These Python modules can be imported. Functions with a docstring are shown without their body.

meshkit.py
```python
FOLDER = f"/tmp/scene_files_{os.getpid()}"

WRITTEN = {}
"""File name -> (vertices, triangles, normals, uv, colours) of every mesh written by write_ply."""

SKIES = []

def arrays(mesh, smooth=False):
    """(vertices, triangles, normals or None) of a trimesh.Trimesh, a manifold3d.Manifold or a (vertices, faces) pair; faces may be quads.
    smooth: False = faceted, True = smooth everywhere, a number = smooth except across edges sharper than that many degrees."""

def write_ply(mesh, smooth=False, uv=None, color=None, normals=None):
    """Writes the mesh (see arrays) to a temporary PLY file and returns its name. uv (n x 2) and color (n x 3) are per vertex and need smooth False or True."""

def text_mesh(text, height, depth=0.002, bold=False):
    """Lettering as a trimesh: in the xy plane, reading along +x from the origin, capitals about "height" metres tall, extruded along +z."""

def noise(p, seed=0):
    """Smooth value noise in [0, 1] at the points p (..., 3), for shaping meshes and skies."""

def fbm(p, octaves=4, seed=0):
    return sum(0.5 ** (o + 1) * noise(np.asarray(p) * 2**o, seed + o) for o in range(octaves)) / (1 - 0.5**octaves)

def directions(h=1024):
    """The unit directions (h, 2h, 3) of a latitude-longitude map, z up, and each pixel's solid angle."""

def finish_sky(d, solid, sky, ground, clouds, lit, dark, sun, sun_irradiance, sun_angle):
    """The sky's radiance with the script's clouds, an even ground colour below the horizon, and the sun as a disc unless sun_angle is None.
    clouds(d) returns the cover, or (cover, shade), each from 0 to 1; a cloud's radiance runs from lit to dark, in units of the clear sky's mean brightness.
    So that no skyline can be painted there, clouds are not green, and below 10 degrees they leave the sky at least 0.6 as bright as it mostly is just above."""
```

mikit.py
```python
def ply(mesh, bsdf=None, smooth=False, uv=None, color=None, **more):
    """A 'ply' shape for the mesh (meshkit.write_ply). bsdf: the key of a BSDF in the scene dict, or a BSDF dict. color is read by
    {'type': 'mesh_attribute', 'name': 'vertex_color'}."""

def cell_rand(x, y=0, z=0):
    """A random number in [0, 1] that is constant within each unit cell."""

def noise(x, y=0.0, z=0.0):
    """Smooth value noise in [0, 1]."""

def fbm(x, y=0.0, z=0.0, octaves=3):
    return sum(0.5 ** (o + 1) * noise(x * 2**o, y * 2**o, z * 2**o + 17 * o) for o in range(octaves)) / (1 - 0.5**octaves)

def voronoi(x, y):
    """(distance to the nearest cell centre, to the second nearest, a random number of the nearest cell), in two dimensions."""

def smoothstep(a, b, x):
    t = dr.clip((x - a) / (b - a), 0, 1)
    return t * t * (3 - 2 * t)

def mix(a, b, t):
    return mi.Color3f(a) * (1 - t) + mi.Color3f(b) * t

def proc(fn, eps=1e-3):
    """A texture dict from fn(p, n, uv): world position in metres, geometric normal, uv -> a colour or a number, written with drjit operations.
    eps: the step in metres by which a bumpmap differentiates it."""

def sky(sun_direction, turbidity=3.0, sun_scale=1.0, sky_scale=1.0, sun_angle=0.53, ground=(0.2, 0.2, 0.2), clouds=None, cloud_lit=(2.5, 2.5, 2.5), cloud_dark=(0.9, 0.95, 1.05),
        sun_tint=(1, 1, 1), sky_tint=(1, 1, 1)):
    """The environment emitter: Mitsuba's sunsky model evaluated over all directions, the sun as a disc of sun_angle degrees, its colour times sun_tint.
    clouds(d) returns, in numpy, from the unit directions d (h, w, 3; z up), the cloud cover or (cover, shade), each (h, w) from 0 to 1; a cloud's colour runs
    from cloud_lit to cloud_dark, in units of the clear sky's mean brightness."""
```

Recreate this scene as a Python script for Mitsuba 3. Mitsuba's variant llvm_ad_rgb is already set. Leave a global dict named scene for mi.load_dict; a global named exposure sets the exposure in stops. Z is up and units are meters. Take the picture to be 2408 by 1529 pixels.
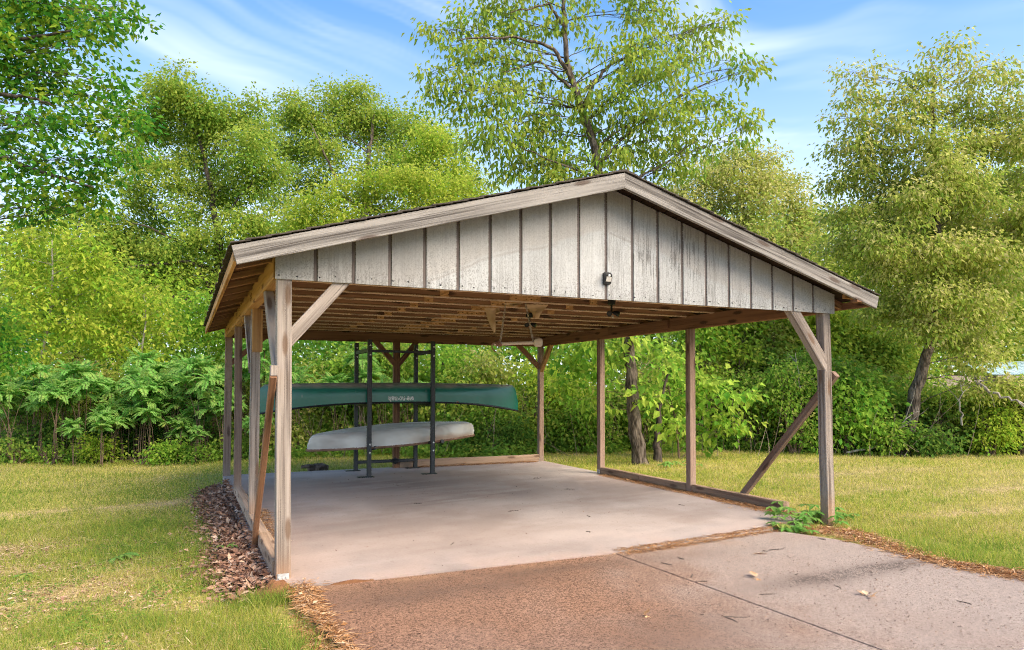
import math, random
import numpy as np, trimesh, mitsuba as mi, drjit as dr
import mikit, meshkit
from shapely.geometry import Polygon, Point, LineString
from shapely import contains_xy

T = mi.ScalarTransform4f
scene, labels = {}, {}
rng = np.random.default_rng(7)

# ------------------------------------------------------------------ camera, sky, exposure
CAM = np.array([-0.7281, -6.0156, 1.5269])
FW = np.array([0.4191, 0.9075, 0.0279]); FW /= np.linalg.norm(FW)
UP = np.array([-0.0129, -0.0248, 0.9996])
RT = np.cross(FW, UP); RT /= np.linalg.norm(RT); UP = np.cross(RT, FW)
FPX = 1670.39          # focal length for a picture 2408 wide
scene['camera'] = {'type': 'perspective', 'fov': 71.567, 'fov_axis': 'x', 'near_clip': 0.05, 'far_clip': 2000.0,
                   'principal_point_offset_y': -0.0667,
                   'to_world': T().look_at(origin=CAM.tolist(), target=(CAM + FW).tolist(), up=UP.tolist())}
exposure = 3.2

def clouds(d):
    az = np.arctan2(d[..., 0], d[..., 1]); el = np.arcsin(np.clip(d[..., 2], -1, 1))
    bend = meshkit.fbm(np.stack([az * 3, el * 5, az * 0 + 9], -1), 3, 21) - .5
    q = np.stack([az * 2.6 + el * 3.0, el * 27.0 + az * 6.5 + bend * 4.5, az * 0 + 3.3], -1)          # streaks that slant across the sky
    wisp = meshkit.fbm(q, 5, 11)
    soft = meshkit.fbm(np.stack([az * 3.0, el * 6.0, az * 0], -1), 4, 5)
    fine = meshkit.fbm(q * np.array([2.0, 3.2, 1.0]), 4, 31)
    veil = np.clip(1.0 - el / 0.52, 0, 1) ** 1.3 * 0.72                              # haze thickens towards the horizon
    c = veil + 0.95 * np.clip((wisp - 0.40) * 2.2, 0, 1) * np.clip(soft * 2.2 - 0.62, 0, 1) * (0.30 + 1.3 * fine) * .68 + 0.03
    return np.clip(c, 0, 0.92), np.clip(0.25 - 0.2 * wisp, 0, 1)

SUN = np.array([0.48, -0.86, 0.82])
scene['sky'] = mikit.sky(SUN.tolist(), turbidity=3, sun_scale=0.66, sun_angle=50, sky_scale=0.74, clouds=clouds,
                         cloud_lit=(2.9, 2.95, 3.05), cloud_dark=(1.9, 1.95, 2.05), sky_tint=(0.61, 0.97, 1.28), sun_tint=(0.985, 0.985, 0.98), ground=(0.25, 0.27, 0.12))

# ------------------------------------------------------------------ helpers
def at(x, y, dep):
    """the point at depth dep that the photograph shows at (x, y) on its 2408 x 1529 copy"""
    return CAM + (FW + RT * (x - 1204) / FPX - UP * (y - 866.4) / FPX) * dep

def numbered(name, parent=None):
    base = (parent + '__' if parent else '') + name
    if base not in USED:
        USED.add(base); return base
    i = 1
    while f'{base}_{i:03d}' in USED: i += 1
    USED.add(f'{base}_{i:03d}'); return f'{base}_{i:03d}'
USED = set()

def tag(key, label=None, cat=None, group=None, kind=None):
    d = labels.setdefault(key, {})
    if label: d['label'] = label
    if cat: d['category'] = cat
    if group: d['group'] = group
    if kind: d['kind'] = kind
    return key

def thing(name, label, cat, group=None):
    return tag(numbered(name), label, cat, group)

def put(name, mesh, bsdf, parent=None, smooth=False, uv=None, color=None, label=None, cat=None, group=None, kind=None):
    key = numbered(name, parent)
    if isinstance(mesh, (tuple, list)) and len(mesh) == 3:
        mesh, uv = (mesh[0], mesh[1]), mesh[2]
    scene[key] = mikit.ply(mesh, bsdf, smooth=smooth, uv=uv, color=color)
    if label or cat or group or kind: tag(key, label, cat, group, kind)
    return key

def join(parts):
    """joins (v, f) or (v, f, uv) tuples"""
    n, V, F, U = 0, [], [], []
    for p in parts:
        V.append(p[0]); F.append(np.asarray(p[1]) + n); n += len(p[0])
        if len(p) > 2: U.append(p[2])
    return (np.vstack(V), np.vstack(F), np.vstack(U)) if U else (np.vstack(V), np.vstack(F))

def unit(v):
    v = np.asarray(v, float)
    return v / (np.linalg.norm(v, axis=-1, keepdims=True) + 1e-12)

def board(p0, p1, w, t, up=(0, 0, 1), ch=0.005, segs=1, wob=0.0, cut0=None, cut1=None, tone=None):
    """a chamfered timber from p0 to p1: w measured along 'up', t across; cut0/cut1: plane normals for mitred ends; uv runs along the grain"""
    p0, p1 = np.asarray(p0, float), np.asarray(p1, float)
    a = unit(p1 - p0); u = np.asarray(up, float); u = unit(u - a * (u @ a)); s = np.cross(a, u)
    hw, ht = w / 2, t / 2; c = min(ch, hw * .6, ht * .6)
    ring = np.array([[hw, ht - c], [hw - c, ht], [-hw + c, ht], [-hw, ht - c], [-hw, -ht + c], [-hw + c, -ht], [hw - c, -ht], [hw, -ht + c]])
    per = np.concatenate([[0], np.cumsum(np.linalg.norm(np.diff(np.vstack([ring, ring[:1]]), axis=0), axis=1))])
    L = np.linalg.norm(p1 - p0)
    k = rng.integers(0, 60) if tone is None else tone
    off = 40.0 * k + rng.uniform(-8, 8)
    V, U = [], []
    for i in range(segs + 1):
        x = i / segs
        c0 = p0 + (p1 - p0) * x
        if wob and 0 < i < segs: c0 = c0 + rng.normal(0, wob, 3)
        q = c0 + ring[:, :1] * u + ring[:, 1:] * s
        if i == 0 and cut0 is not None: q = q - a * (((q - p0) @ np.asarray(cut0, float)) / (a @ np.asarray(cut0, float)))[:, None]
        if i == segs and cut1 is not None: q = q - a * (((q - p1) @ np.asarray(cut1, float)) / (a @ np.asarray(cut1, float)))[:, None]
        V.append(np.vstack([q, q[:1]]))
        U.append(np.stack([off + (V[-1] - p0) @ a, per], 1))
    F = []
    for i in range(segs):
        for j in range(8):
            b = i * 9 + j
            F += [[b, b + 9, b + 1], [b + 1, b + 9, b + 10]]
    V, U = np.vstack(V), np.vstack(U)
    n = len(V)
    e0, e1 = V[:8], V[segs * 9:segs * 9 + 8]
    ue = lambda: np.stack([off + 3 + ring[:, 0] * .4, ring[:, 1] * 1.0], 1)
    F += [[n, n + j, n + j + 1] for j in range(1, 7)]
    F += [[n + 8, n + 8 + j + 1, n + 8 + j] for j in range(1, 7)]
    return np.vstack([V, e0, e1]), np.array(F), np.vstack([U, ue(), ue()])

def box(lo, hi, ch=0.0):
    lo, hi = np.asarray(lo, float), np.asarray(hi, float)
    c = (lo + hi) / 2
    return board([c[0], c[1], lo[2]], [c[0], c[1], hi[2]], hi[0] - lo[0], hi[1] - lo[1], up=(1, 0, 0), ch=ch or 0.002)

def tube(points, radii, sides=6, cap=False):
    p = np.asarray(points, float); r = np.broadcast_to(np.asarray(radii, float), (len(p),))
    t = unit(np.gradient(p, axis=0))
    ref = np.array([0.31, 0.95, 0.1]) if abs(t[0] @ np.array([0.31, 0.95, 0.1])) < 0.9 else np.array([1.0, 0, 0.1])
    a = unit(np.cross(t, ref)); b = np.cross(t, a)
    ang = np.arange(sides) * 2 * np.pi / sides
    V = (p[:, None] + r[:, None, None] * (np.cos(ang)[None, :, None] * a[:, None] + np.sin(ang)[None, :, None] * b[:, None])).reshape(-1, 3)
    i, j = np.meshgrid(np.arange(len(p) - 1), np.arange(sides), indexing='ij')
    q = np.stack([i * sides + j, i * sides + (j + 1) % sides, (i + 1) * sides + (j + 1) % sides, (i + 1) * sides + j], -1).reshape(-1, 4)
    F = np.vstack([q[:, [0, 1, 2]], q[:, [0, 2, 3]]])
    if cap:
        n = len(V); V = np.vstack([V, p[:1], p[-1:]]); k = np.arange(sides); e = (len(p) - 1) * sides
        F = np.vstack([F, np.stack([k * 0 + n, (k + 1) % sides, k], 1), np.stack([k * 0 + n + 1, e + k, e + (k + 1) % sides], 1)])
    return V, F

def bez(a, b, c, n):
    t = np.linspace(0, 1, n)[:, None]
    return (1 - t) ** 2 * a + 2 * t * (1 - t) * b + t * t * c

# ------------------------------------------------------------------ materials
N, FB, CR, SS, MIX, VOR = mikit.noise, mikit.fbm, mikit.cell_rand, mikit.smoothstep, mikit.mix, mikit.voronoi

def bsdf(key, fn, rough=0.85, spec=0.25, bump=None, bscale=0.002, eps=1e-3, **more):
    b = {'type': 'principled', 'base_color': mikit.proc(fn) if callable(fn) else {'type': 'rgb', 'value': list(fn)}, 'roughness': rough, 'specular': spec, **more}
    if bump is not None: b = {'type': 'bumpmap', 'arbitrary': {'type': 'proc', **{k: v for k, v in mikit.proc(bump, eps).items() if k != 'type'}}, 'bsdf': b, 'scale': bscale}
    scene[key] = {'type': 'twosided', 'b': b}

def wood(light, dark, knot, tint=0.35, streak=(0.05, 0.04, 0.035), foot=None, foot_h=0.5):
    def fn(p, n, uv):
        u, v = uv.x, uv.y
        k = CR(dr.floor(u / 40 + 0.5), 3, 1)
        w = N(u * 0.9, v * 9, k * 50) * 0.035
        g = N(u * 1.1, (v + w) * 42, k * 90) * .6 + N(u * 3.0, (v + w) * 150, 7) * .4
        broad = FB(u * 0.8, v * 7, k * 33)
        c = MIX(dark, light, SS(0.2, 0.75, g * .65 + broad * .45))
        crack = SS(0.80, 0.90, N(u * 1.6, (v + w) * 120, k * 20 + 5)) * SS(.45, .6, N(u * 1.3, v * 4, 9))
        c = MIX(c, streak, crack * .8)
        d, _, r = VOR(u * 1.9 + k * 7, v * 7.5)
        kn = (1 - SS(0.10, 0.24, d)) * dr.select(r > 0.55, 1.0, 0.0)
        c = MIX(c, knot, kn * .8)
        c = c * (1 - tint / 2 + tint * k)
        if foot is not None:
            c = MIX(c, foot, (1 - SS(0.02, foot_h, p.z + .2 * N(p.x * 9, p.y * 9, p.z * 5))) * .65)
        return c
    return fn
def grain(p, n, uv):
    return N(uv.x * 2.0, uv.y * 110, 3) + .5 * N(uv.x * 5, uv.y * 300, 5)

GREY, GREYD = (0.37, 0.315, 0.28), (0.07, 0.05, 0.042)
bsdf('m_wood_grey', wood(GREY, GREYD, (0.14, 0.085, 0.055), .3, foot=(0.36, 0.2, 0.11)), .9, bump=grain, bscale=.003)
bsdf('m_wood_fascia', wood((0.27, 0.252, 0.24), (0.038, 0.032, 0.030), (0.08, 0.055, 0.045), .12), .9, bump=grain, bscale=.004)
bsdf('m_wood_brown', wood((0.27, 0.14, 0.08), (0.12, 0.058, 0.034), (0.05, 0.028, 0.018), .35), .85, bump=grain, bscale=.002)
bsdf('m_wood_post_brown', wood((0.31, 0.215, 0.17), (0.14, 0.085, 0.062), (0.07, 0.04, 0.03), .25, foot=(0.30, 0.23, 0.19)), .88, bump=grain, bscale=.002)
bsdf('m_wood_truss', wood((0.36, 0.19, 0.105), (0.18, 0.09, 0.05), (0.06, 0.032, 0.02), .5), .85)
bsdf('m_wood_honey', wood((0.46, 0.265, 0.11), (0.26, 0.13, 0.05), (0.11, 0.05, 0.025), .2), .8, bump=grain, bscale=.002)
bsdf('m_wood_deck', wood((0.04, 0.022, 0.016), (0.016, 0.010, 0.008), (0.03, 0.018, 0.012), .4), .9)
bsdf('m_lit_edge', wood((0.70, 0.52, 0.36), (0.48, 0.33, 0.21), (0.2, 0.12, 0.08), .2), .9)  # pale colour stands in for light bounced onto the chord undersides
bsdf('m_wood_tail', wood((0.30, 0.17, 0.09), (0.14, 0.07, 0.04), (0.05, 0.03, 0.02), .4), .9)
bsdf('m_wood_sill', wood((0.36, 0.255, 0.185), (0.19, 0.125, 0.09), (0.1, 0.06, 0.04), .25), .9, bump=grain, bscale=.003)

def f_osb(p, n, uv):
    d, e, r = VOR(uv.x * 22, uv.y * 55)
    c = MIX((0.44, 0.21, 0.075), (0.78, 0.48, 0.22), r * .75 + .25 * N(uv.x * 200, uv.y * 40))
    nx, ny = uv.x * 14, uv.y * 22
    dn = dr.sqrt(dr.square(nx - dr.floor(nx) - .5) + dr.square(ny - dr.floor(ny) - .5))
    return MIX(c, (0.05, 0.025, 0.015), (1 - SS(.10, .2, dn)) * dr.select(CR(dr.floor(nx), dr.floor(ny), 5) > .35, .85, 0.0))
bsdf('m_gusset', f_osb, .8)

def f_siding(p, n, uv):
    s = N(p.x * 260, p.z * 5, 1) * .5 + N(p.x * 110, p.z * 2.5, 4) * .5
    fine = N(p.x * 160, p.z * 70, 2)
    c = MIX((0.38, 0.378, 0.376), (0.50, 0.497, 0.494), SS(.2, .8, s * .55 + .45 * FB(p.x * 3, p.z * 3, 2)))
    c = c * (0.9 + 0.2 * fine)
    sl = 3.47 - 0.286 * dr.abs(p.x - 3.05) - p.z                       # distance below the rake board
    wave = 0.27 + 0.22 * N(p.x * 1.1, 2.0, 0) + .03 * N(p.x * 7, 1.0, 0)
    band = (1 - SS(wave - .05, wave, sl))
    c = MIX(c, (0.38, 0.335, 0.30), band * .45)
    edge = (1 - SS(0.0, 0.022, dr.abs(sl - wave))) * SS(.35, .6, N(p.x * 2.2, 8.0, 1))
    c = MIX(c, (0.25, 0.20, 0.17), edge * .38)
    c = c * (.92 + .16 * CR(dr.floor((p.x - .242) / .3102), 7, 2))
    mild = SS(.50, .78, N(p.x * 95, p.z * 7, 6) * .5 + N(p.x * 260, p.z * 60, 2) * .2 + N(p.x * 8, p.z * 2.0, 3) * .3)
    gx = (p.x - 3.75) / .75; gz = (p.z - 2.85) / .38
    patch = dr.exp(-(gx * gx + gz * gz)) + .45 * (1 - SS(2.4, 2.75, p.z))
    c = MIX(c, (0.09, 0.08, 0.075), mild * dr.clip(patch, 0, 1) * .8)
    low = (1 - SS(2.40, 2.62 + .2 * N(p.x * 4, 0.0, 3), p.z))
    spots = SS(.62, .75, N(p.x * 120, p.z * 120, 8))
    c = MIX(c, (0.17, 0.155, 0.145), spots * (.18 + .40 * low)) * mi.Color3f(.86, .885, .91)
    return c
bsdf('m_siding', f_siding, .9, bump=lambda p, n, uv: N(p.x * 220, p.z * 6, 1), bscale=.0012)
bsdf('m_groove', lambda p, n, uv: MIX((0.075, 0.06, 0.055), (0.175, 0.148, 0.14), N(p.x * 300, p.z * 8, 1) * .5 + .5 * N(p.x * 2, p.z * 14, 4)), .95)

def blob(p, x, y, rx, ry):
    a, b = (p.x - x) / rx, (p.y - y) / ry
    return dr.exp(-(a * a + b * b))
def f_slab(p, n, uv):
    big = FB(p.x * .55, p.y * .55, 1, 4)
    mid = FB(p.x * 2.2, p.y * 2.2, 4, 4)
    c = MIX((0.36, 0.31, 0.29), (0.49, 0.45, 0.435), SS(.3, .7, big * .55 + mid * .45))
    sweep = N(p.x * 1.2 + p.y * .4, p.y * 9 - p.x * 2, 6)
    c = c * (.93 + .12 * sweep)
    c = MIX(c, (0.40, 0.275, 0.225), SS(.3, .75, mid + .25 * big) * .55 * dr.exp(-dr.abs(p.x) / .75))
    c = MIX(c, (0.50, 0.385, 0.33), SS(.35, .7, mid) * dr.exp(-dr.abs(p.y + .35) / .5) * .7)
    st = blob(p, 2.4, 4.9, 1.1, .8) + .8 * blob(p, 3.4, 3.5, 1.2, .6) + .7 * blob(p, 2.1, 3.2, .5, .4) + .5 * blob(p, 1.6, 5.6, .8, .5)
    c = MIX(c, (0.235, 0.205, 0.195), SS(.34, .66, mid * .6 + sweep * .4) * dr.clip(st, 0, 1) * .85)
    c = MIX(c, (0.15, 0.12, 0.105), SS(.84, .9, N(p.x * 26, p.y * 26, 3)) * .12)
    crack = (1 - SS(0, .012, dr.abs(p.y - 3.9 + .12 * N(p.x * 1.5, 2.0) - .06 + .01 * N(p.x * 30, 1.0)))) * SS(1.2, 1.6, p.x) * (1 - SS(3.0, 3.6, p.x))
    return MIX(c, (0.12, 0.10, 0.09), crack * .6) * (.95 + .1 * N(p.x * 90, p.y * 90, 1)) * mi.Color3f(.76, .72, .71)
bsdf('m_slab', f_slab, .8, bump=lambda p, n, uv: FB(p.x * 20, p.y * 20, 1), bscale=.003)

def f_drive(p, n, uv):
    big = FB(p.x * .8, p.y * .8, 3, 4)
    mid = FB(p.x * 3.1, p.y * 3.1, 8, 4)
    t = SS(1.6, 4.4, p.x + (mid - .5) * 1.2 + (big - .5) * 1.6 - .25 * (p.y + 1.0))
    c = MIX((0.285, 0.162, 0.108), (0.41, 0.335, 0.30), t)
    c = MIX(c, (0.31, 0.20, 0.155), SS(.45, .7, big) * .5 * (1 - .5 * t))
    d, e, r = VOR(p.x * 95, p.y * 95)
    d2, e2, r2 = VOR(p.x * 210, p.y * 210)
    g = (r - .5) * 1.0 + (r2 - .5) * .5 + (N(p.x * 48, p.y * 48, 3) - .5) * .35
    c = c * (1.0 + g * (.95 - .5 * t))
    dark = .8 * blob(p, 1.1, -.85, 1.2, .22) + .6 * blob(p, 2.3, -.62, .7, .12) + .5 * blob(p, 2.2, -2.2, .6, .3) + blob(p, 4.1, -1.75, .75, .16) + .9 * blob(p, 4.9, -1.7, .7, .12) + .55 * blob(p, 1.7, -2.7, .9, .35) + .35 * blob(p, 3.6, -.7, .8, .15) + .4 * blob(p, 1.0, -.55, 1.1, .12)
    c = MIX(c, (0.10, 0.075, 0.065), dr.clip(dark, 0, 1) * SS(.35, .6, mid * .4 + r * .6) * .85)
    edge = dr.exp(-dr.abs(p.y + .42) / .12)
    c = MIX(c, (0.38, 0.225, 0.13), edge * SS(.4, .65, mid) * .4)
    return MIX(c, (0.05, 0.04, 0.035), dr.select((r > .955) & (d < .42), .8, 0.0)) * .74
bsdf('m_driveway', f_drive, .82, bump=lambda p, n, uv: N(p.x * 110, p.y * 110, 1) + .6 * N(p.x * 240, p.y * 240, 2), bscale=.0035)
bsdf('m_joint', (0.12, 0.085, 0.06), .95)

# tan or bare patches of the lawn, (x, y, rx, ry, strength)
PATCH = [(-1.6, .75, .6, .3, .7), (-1.1, .2, .35, .25, .6), (-2.2, -.9, .5, .25, .8), (-1.4, -1.0, .35, .2, .6), (-.8, -.2, .3, .2, .55), (-1.75, -1.6, .4, .2, .7), (-.6, -1.7, .3, .15, .5), (11.5, 1.0, 2.0, .3, .6), (10.5, 3.4, 2.5, .3, .5), (12.5, 5.5, 2.5, .3, .4), (-2.9, 2.8, .9, .6, .95), (-1.6, 5.7, 1.6, .35, .8), (-3.2, .9, .9, .4, .85), (-2.6, -.3, .8, .35, .7), (-1.7, .3, .5, .3, .55), (-2.0, -1.2, .8, .3, .6),
         (-2.4, 1.6, .7, .25, .7), (8.2, -.2, 1.2, .25, .75), (9.0, 1.7, 1.6, .2, .5), (-1.1, -1.6, .4, .3, .5)]
def bare(x, y, L):
    s = 0
    for a, b, rx, ry, k in PATCH:
        s = s + k * L.exp(-(((x - a) / rx) ** 2 + ((y - b) / ry) ** 2))
    return s
class XP: exp = staticmethod(lambda v: dr.exp(v))
def f_lawn(p, n, uv):
    big = FB(p.x * .5, p.y * .5, 1, 3); mid = FB(p.x * 2.5, p.y * 2.5, 3, 4); fine = N(p.x * 60, p.y * 60, 2) * .5 + N(p.x * 17, p.y * 17, 1) * .5
    x, y = p.x, p.y
    s = 0
    for a, b, rx, ry, k in PATCH:
        s = s + k * dr.exp(-(dr.square((x - a) / rx) + dr.square((y - b) / ry)))
    c = MIX((0.25, 0.255, 0.06), (0.38, 0.35, 0.085), SS(.3, .7, big * .5 + mid * .5))
    c = MIX(c, (0.44, 0.32, 0.20), dr.clip(s * 1.1 * SS(.22, .6, mid) + .12, 0, 1))
    far = SS(5, 10, dr.sqrt(dr.square(x + 2) + dr.square(y - 3)))
    c = c * (.65 + .6 * fine)
    return MIX(c, (0.16, 0.13, 0.07), .15)
bsdf('m_lawn', f_lawn, .95, .1, bump=lambda p, n, uv: FB(p.x * 40, p.y * 40, 1), bscale=.02)
bsdf('m_soil', lambda p, n, uv: MIX((0.11, 0.05, 0.028), (0.27, 0.135, 0.068), FB(p.x * 30, p.y * 30, p.z * 30, 4)), .95, .1, bump=lambda p, n, uv: FB(p.x * 50, p.y * 50, p.z * 50), bscale=.01)

VC = {'type': 'mesh_attribute', 'name': 'vertex_color'}
scene['m_leaf'] = {'type': 'principledthin', 'base_color': VC, 'roughness': 0.55, 'diff_trans': 1.1, 'spec_trans': 0.0, 'eta': 1.35}
scene['m_litter'] = {'type': 'twosided', 'b': {'type': 'principled', 'base_color': VC, 'roughness': 0.8, 'specular': 0.2}}
def f_bark(a, b):
    return lambda p, n, uv: MIX(a, b, SS(.25, .75, N(p.x * 22, p.y * 22, p.z * 5) * .6 + N(p.x * 60, p.y * 60, p.z * 16) * .4))
bsdf('m_bark', f_bark((0.05, 0.038, 0.03), (0.19, 0.155, 0.13)), .95, bump=lambda p, n, uv: N(p.x * 40, p.y * 40, p.z * 9), bscale=.03)
bsdf('m_bark_pale', f_bark((0.23, 0.20, 0.17), (0.48, 0.44, 0.39)), .95)
bsdf('m_bark_dark', f_bark((0.035, 0.028, 0.024), (0.10, 0.08, 0.07)), .95)
bsdf('m_twig', f_bark((0.10, 0.065, 0.05), (0.22, 0.155, 0.12)), .95)
bsdf('m_stem', f_bark((0.12, 0.085, 0.065), (0.34, 0.27, 0.21)), .95)
bsdf('m_shingle', lambda p, n, uv: MIX((0.035, 0.03, 0.028), (0.10, 0.085, 0.075), N(p.x * 80, p.y * 80, p.z * 80)), .95)
bsdf('m_black_steel', lambda p, n, uv: MIX((0.018, 0.02, 0.022), (0.035, 0.037, 0.04), N(p.x * 40, p.y * 40, p.z * 12)), .45, .5)
bsdf('m_hole', (0.10, 0.115, 0.12), .8)
bsdf('m_bolt', (0.75, 0.74, 0.70), .35, .5, metallic=.6)
bsdf('m_galv', lambda p, n, uv: MIX((0.42, 0.43, 0.43), (0.66, 0.66, 0.66), N(p.x * 60, p.y * 60, p.z * 60)), .45, .5, metallic=.5)
bsdf('m_chain', lambda p, n, uv: MIX((0.30, 0.24, 0.19), (0.62, 0.54, 0.46), N(p.x * 90, p.y * 90, p.z * 90)), .5, .5, metallic=.4)
bsdf('m_black_plastic', (0.014, 0.015, 0.017), .4, .5)
bsdf('m_lens', lambda p, n, uv: MIX((0.35, 0.33, 0.30), (0.62, 0.60, 0.56), N(p.x * 240, p.y * 1, p.z * 240)), .25, .5)
bsdf('m_white_plastic', (0.78, 0.78, 0.76), .4, .5)
bsdf('m_cream_pipe', lambda p, n, uv: MIX((0.56, 0.44, 0.33), (0.72, 0.60, 0.48), N(p.x * 12, p.y * 12, p.z * 30)), .55, .4)
bsdf('m_rope', (0.30, 0.16, 0.115), .9)
bsdf('m_paper', lambda p, n, uv: MIX((0.44, 0.26, 0.13), (0.72, 0.56, 0.38), FB(p.x * 9, p.y * 9, p.z * 9)), .9)

def f_canoe(p, n, uv):
    c = MIX((0.003, 0.125, 0.088), (0.010, 0.19, 0.14), FB(p.x * 2, p.y * 3, p.z * 3))
    dust = SS(1.50, 1.60, p.z + .03 * N(p.x * 3, p.y * 3, 1)) * (.55 + .5 * N(p.x * 9, p.y * 9, 2)) * SS(0.0, .5, n.z)
    c = MIX(c, (0.36, 0.31, 0.26), dr.clip(dust, 0, .85))
    scr = SS(.86, .93, N(p.x * 24, p.z * 5, 3)) * SS(.6, .75, N(p.x * 3, p.z * 8, 7))
    return MIX(c, (0.42, 0.45, 0.40), scr * .5)
bsdf('m_canoe_green', f_canoe, .3, .5, clearcoat=.8, clearcoat_gloss=.85)
def f_pale(p, n, uv):
    c = MIX((0.68, 0.64, 0.58), (0.88, 0.84, 0.78), SS(.3, .7, FB(p.x * 3, p.y * 6, p.z * 4, 4)))
    c = MIX(c, (0.34, 0.25, 0.21), SS(.5, .75, FB(p.x * 1.3 + p.y * 3, p.y * 9, 5, 4)) * .38)
    return MIX(c, (0.42, 0.24, 0.13), (1 - SS(.64, .74, p.z + .05 * N(p.x * 5, p.y * 5))) * SS(2.6, 3.6, p.x) * .7)
bsdf('m_canoe_pale', f_pale, .6, .3)
bsdf('m_gunwale', lambda p, n, uv: MIX((0.20, 0.10, 0.06), (0.36, 0.22, 0.15), N(p.x * 20, p.y * 20, p.z * 20)), .7)
bsdf('m_blue_roof', lambda p, n, uv: MIX((0.22, 0.34, 0.42), (0.38, 0.50, 0.58), N(p.x * 5, p.y * 5, p.z * 5)), .5, .4)
bsdf('m_shed_wall', lambda p, n, uv: MIX((0.30, 0.25, 0.22), (0.42, 0.36, 0.32), N(p.x * 5, p.y * 5, p.z * 5)), .9)

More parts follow.
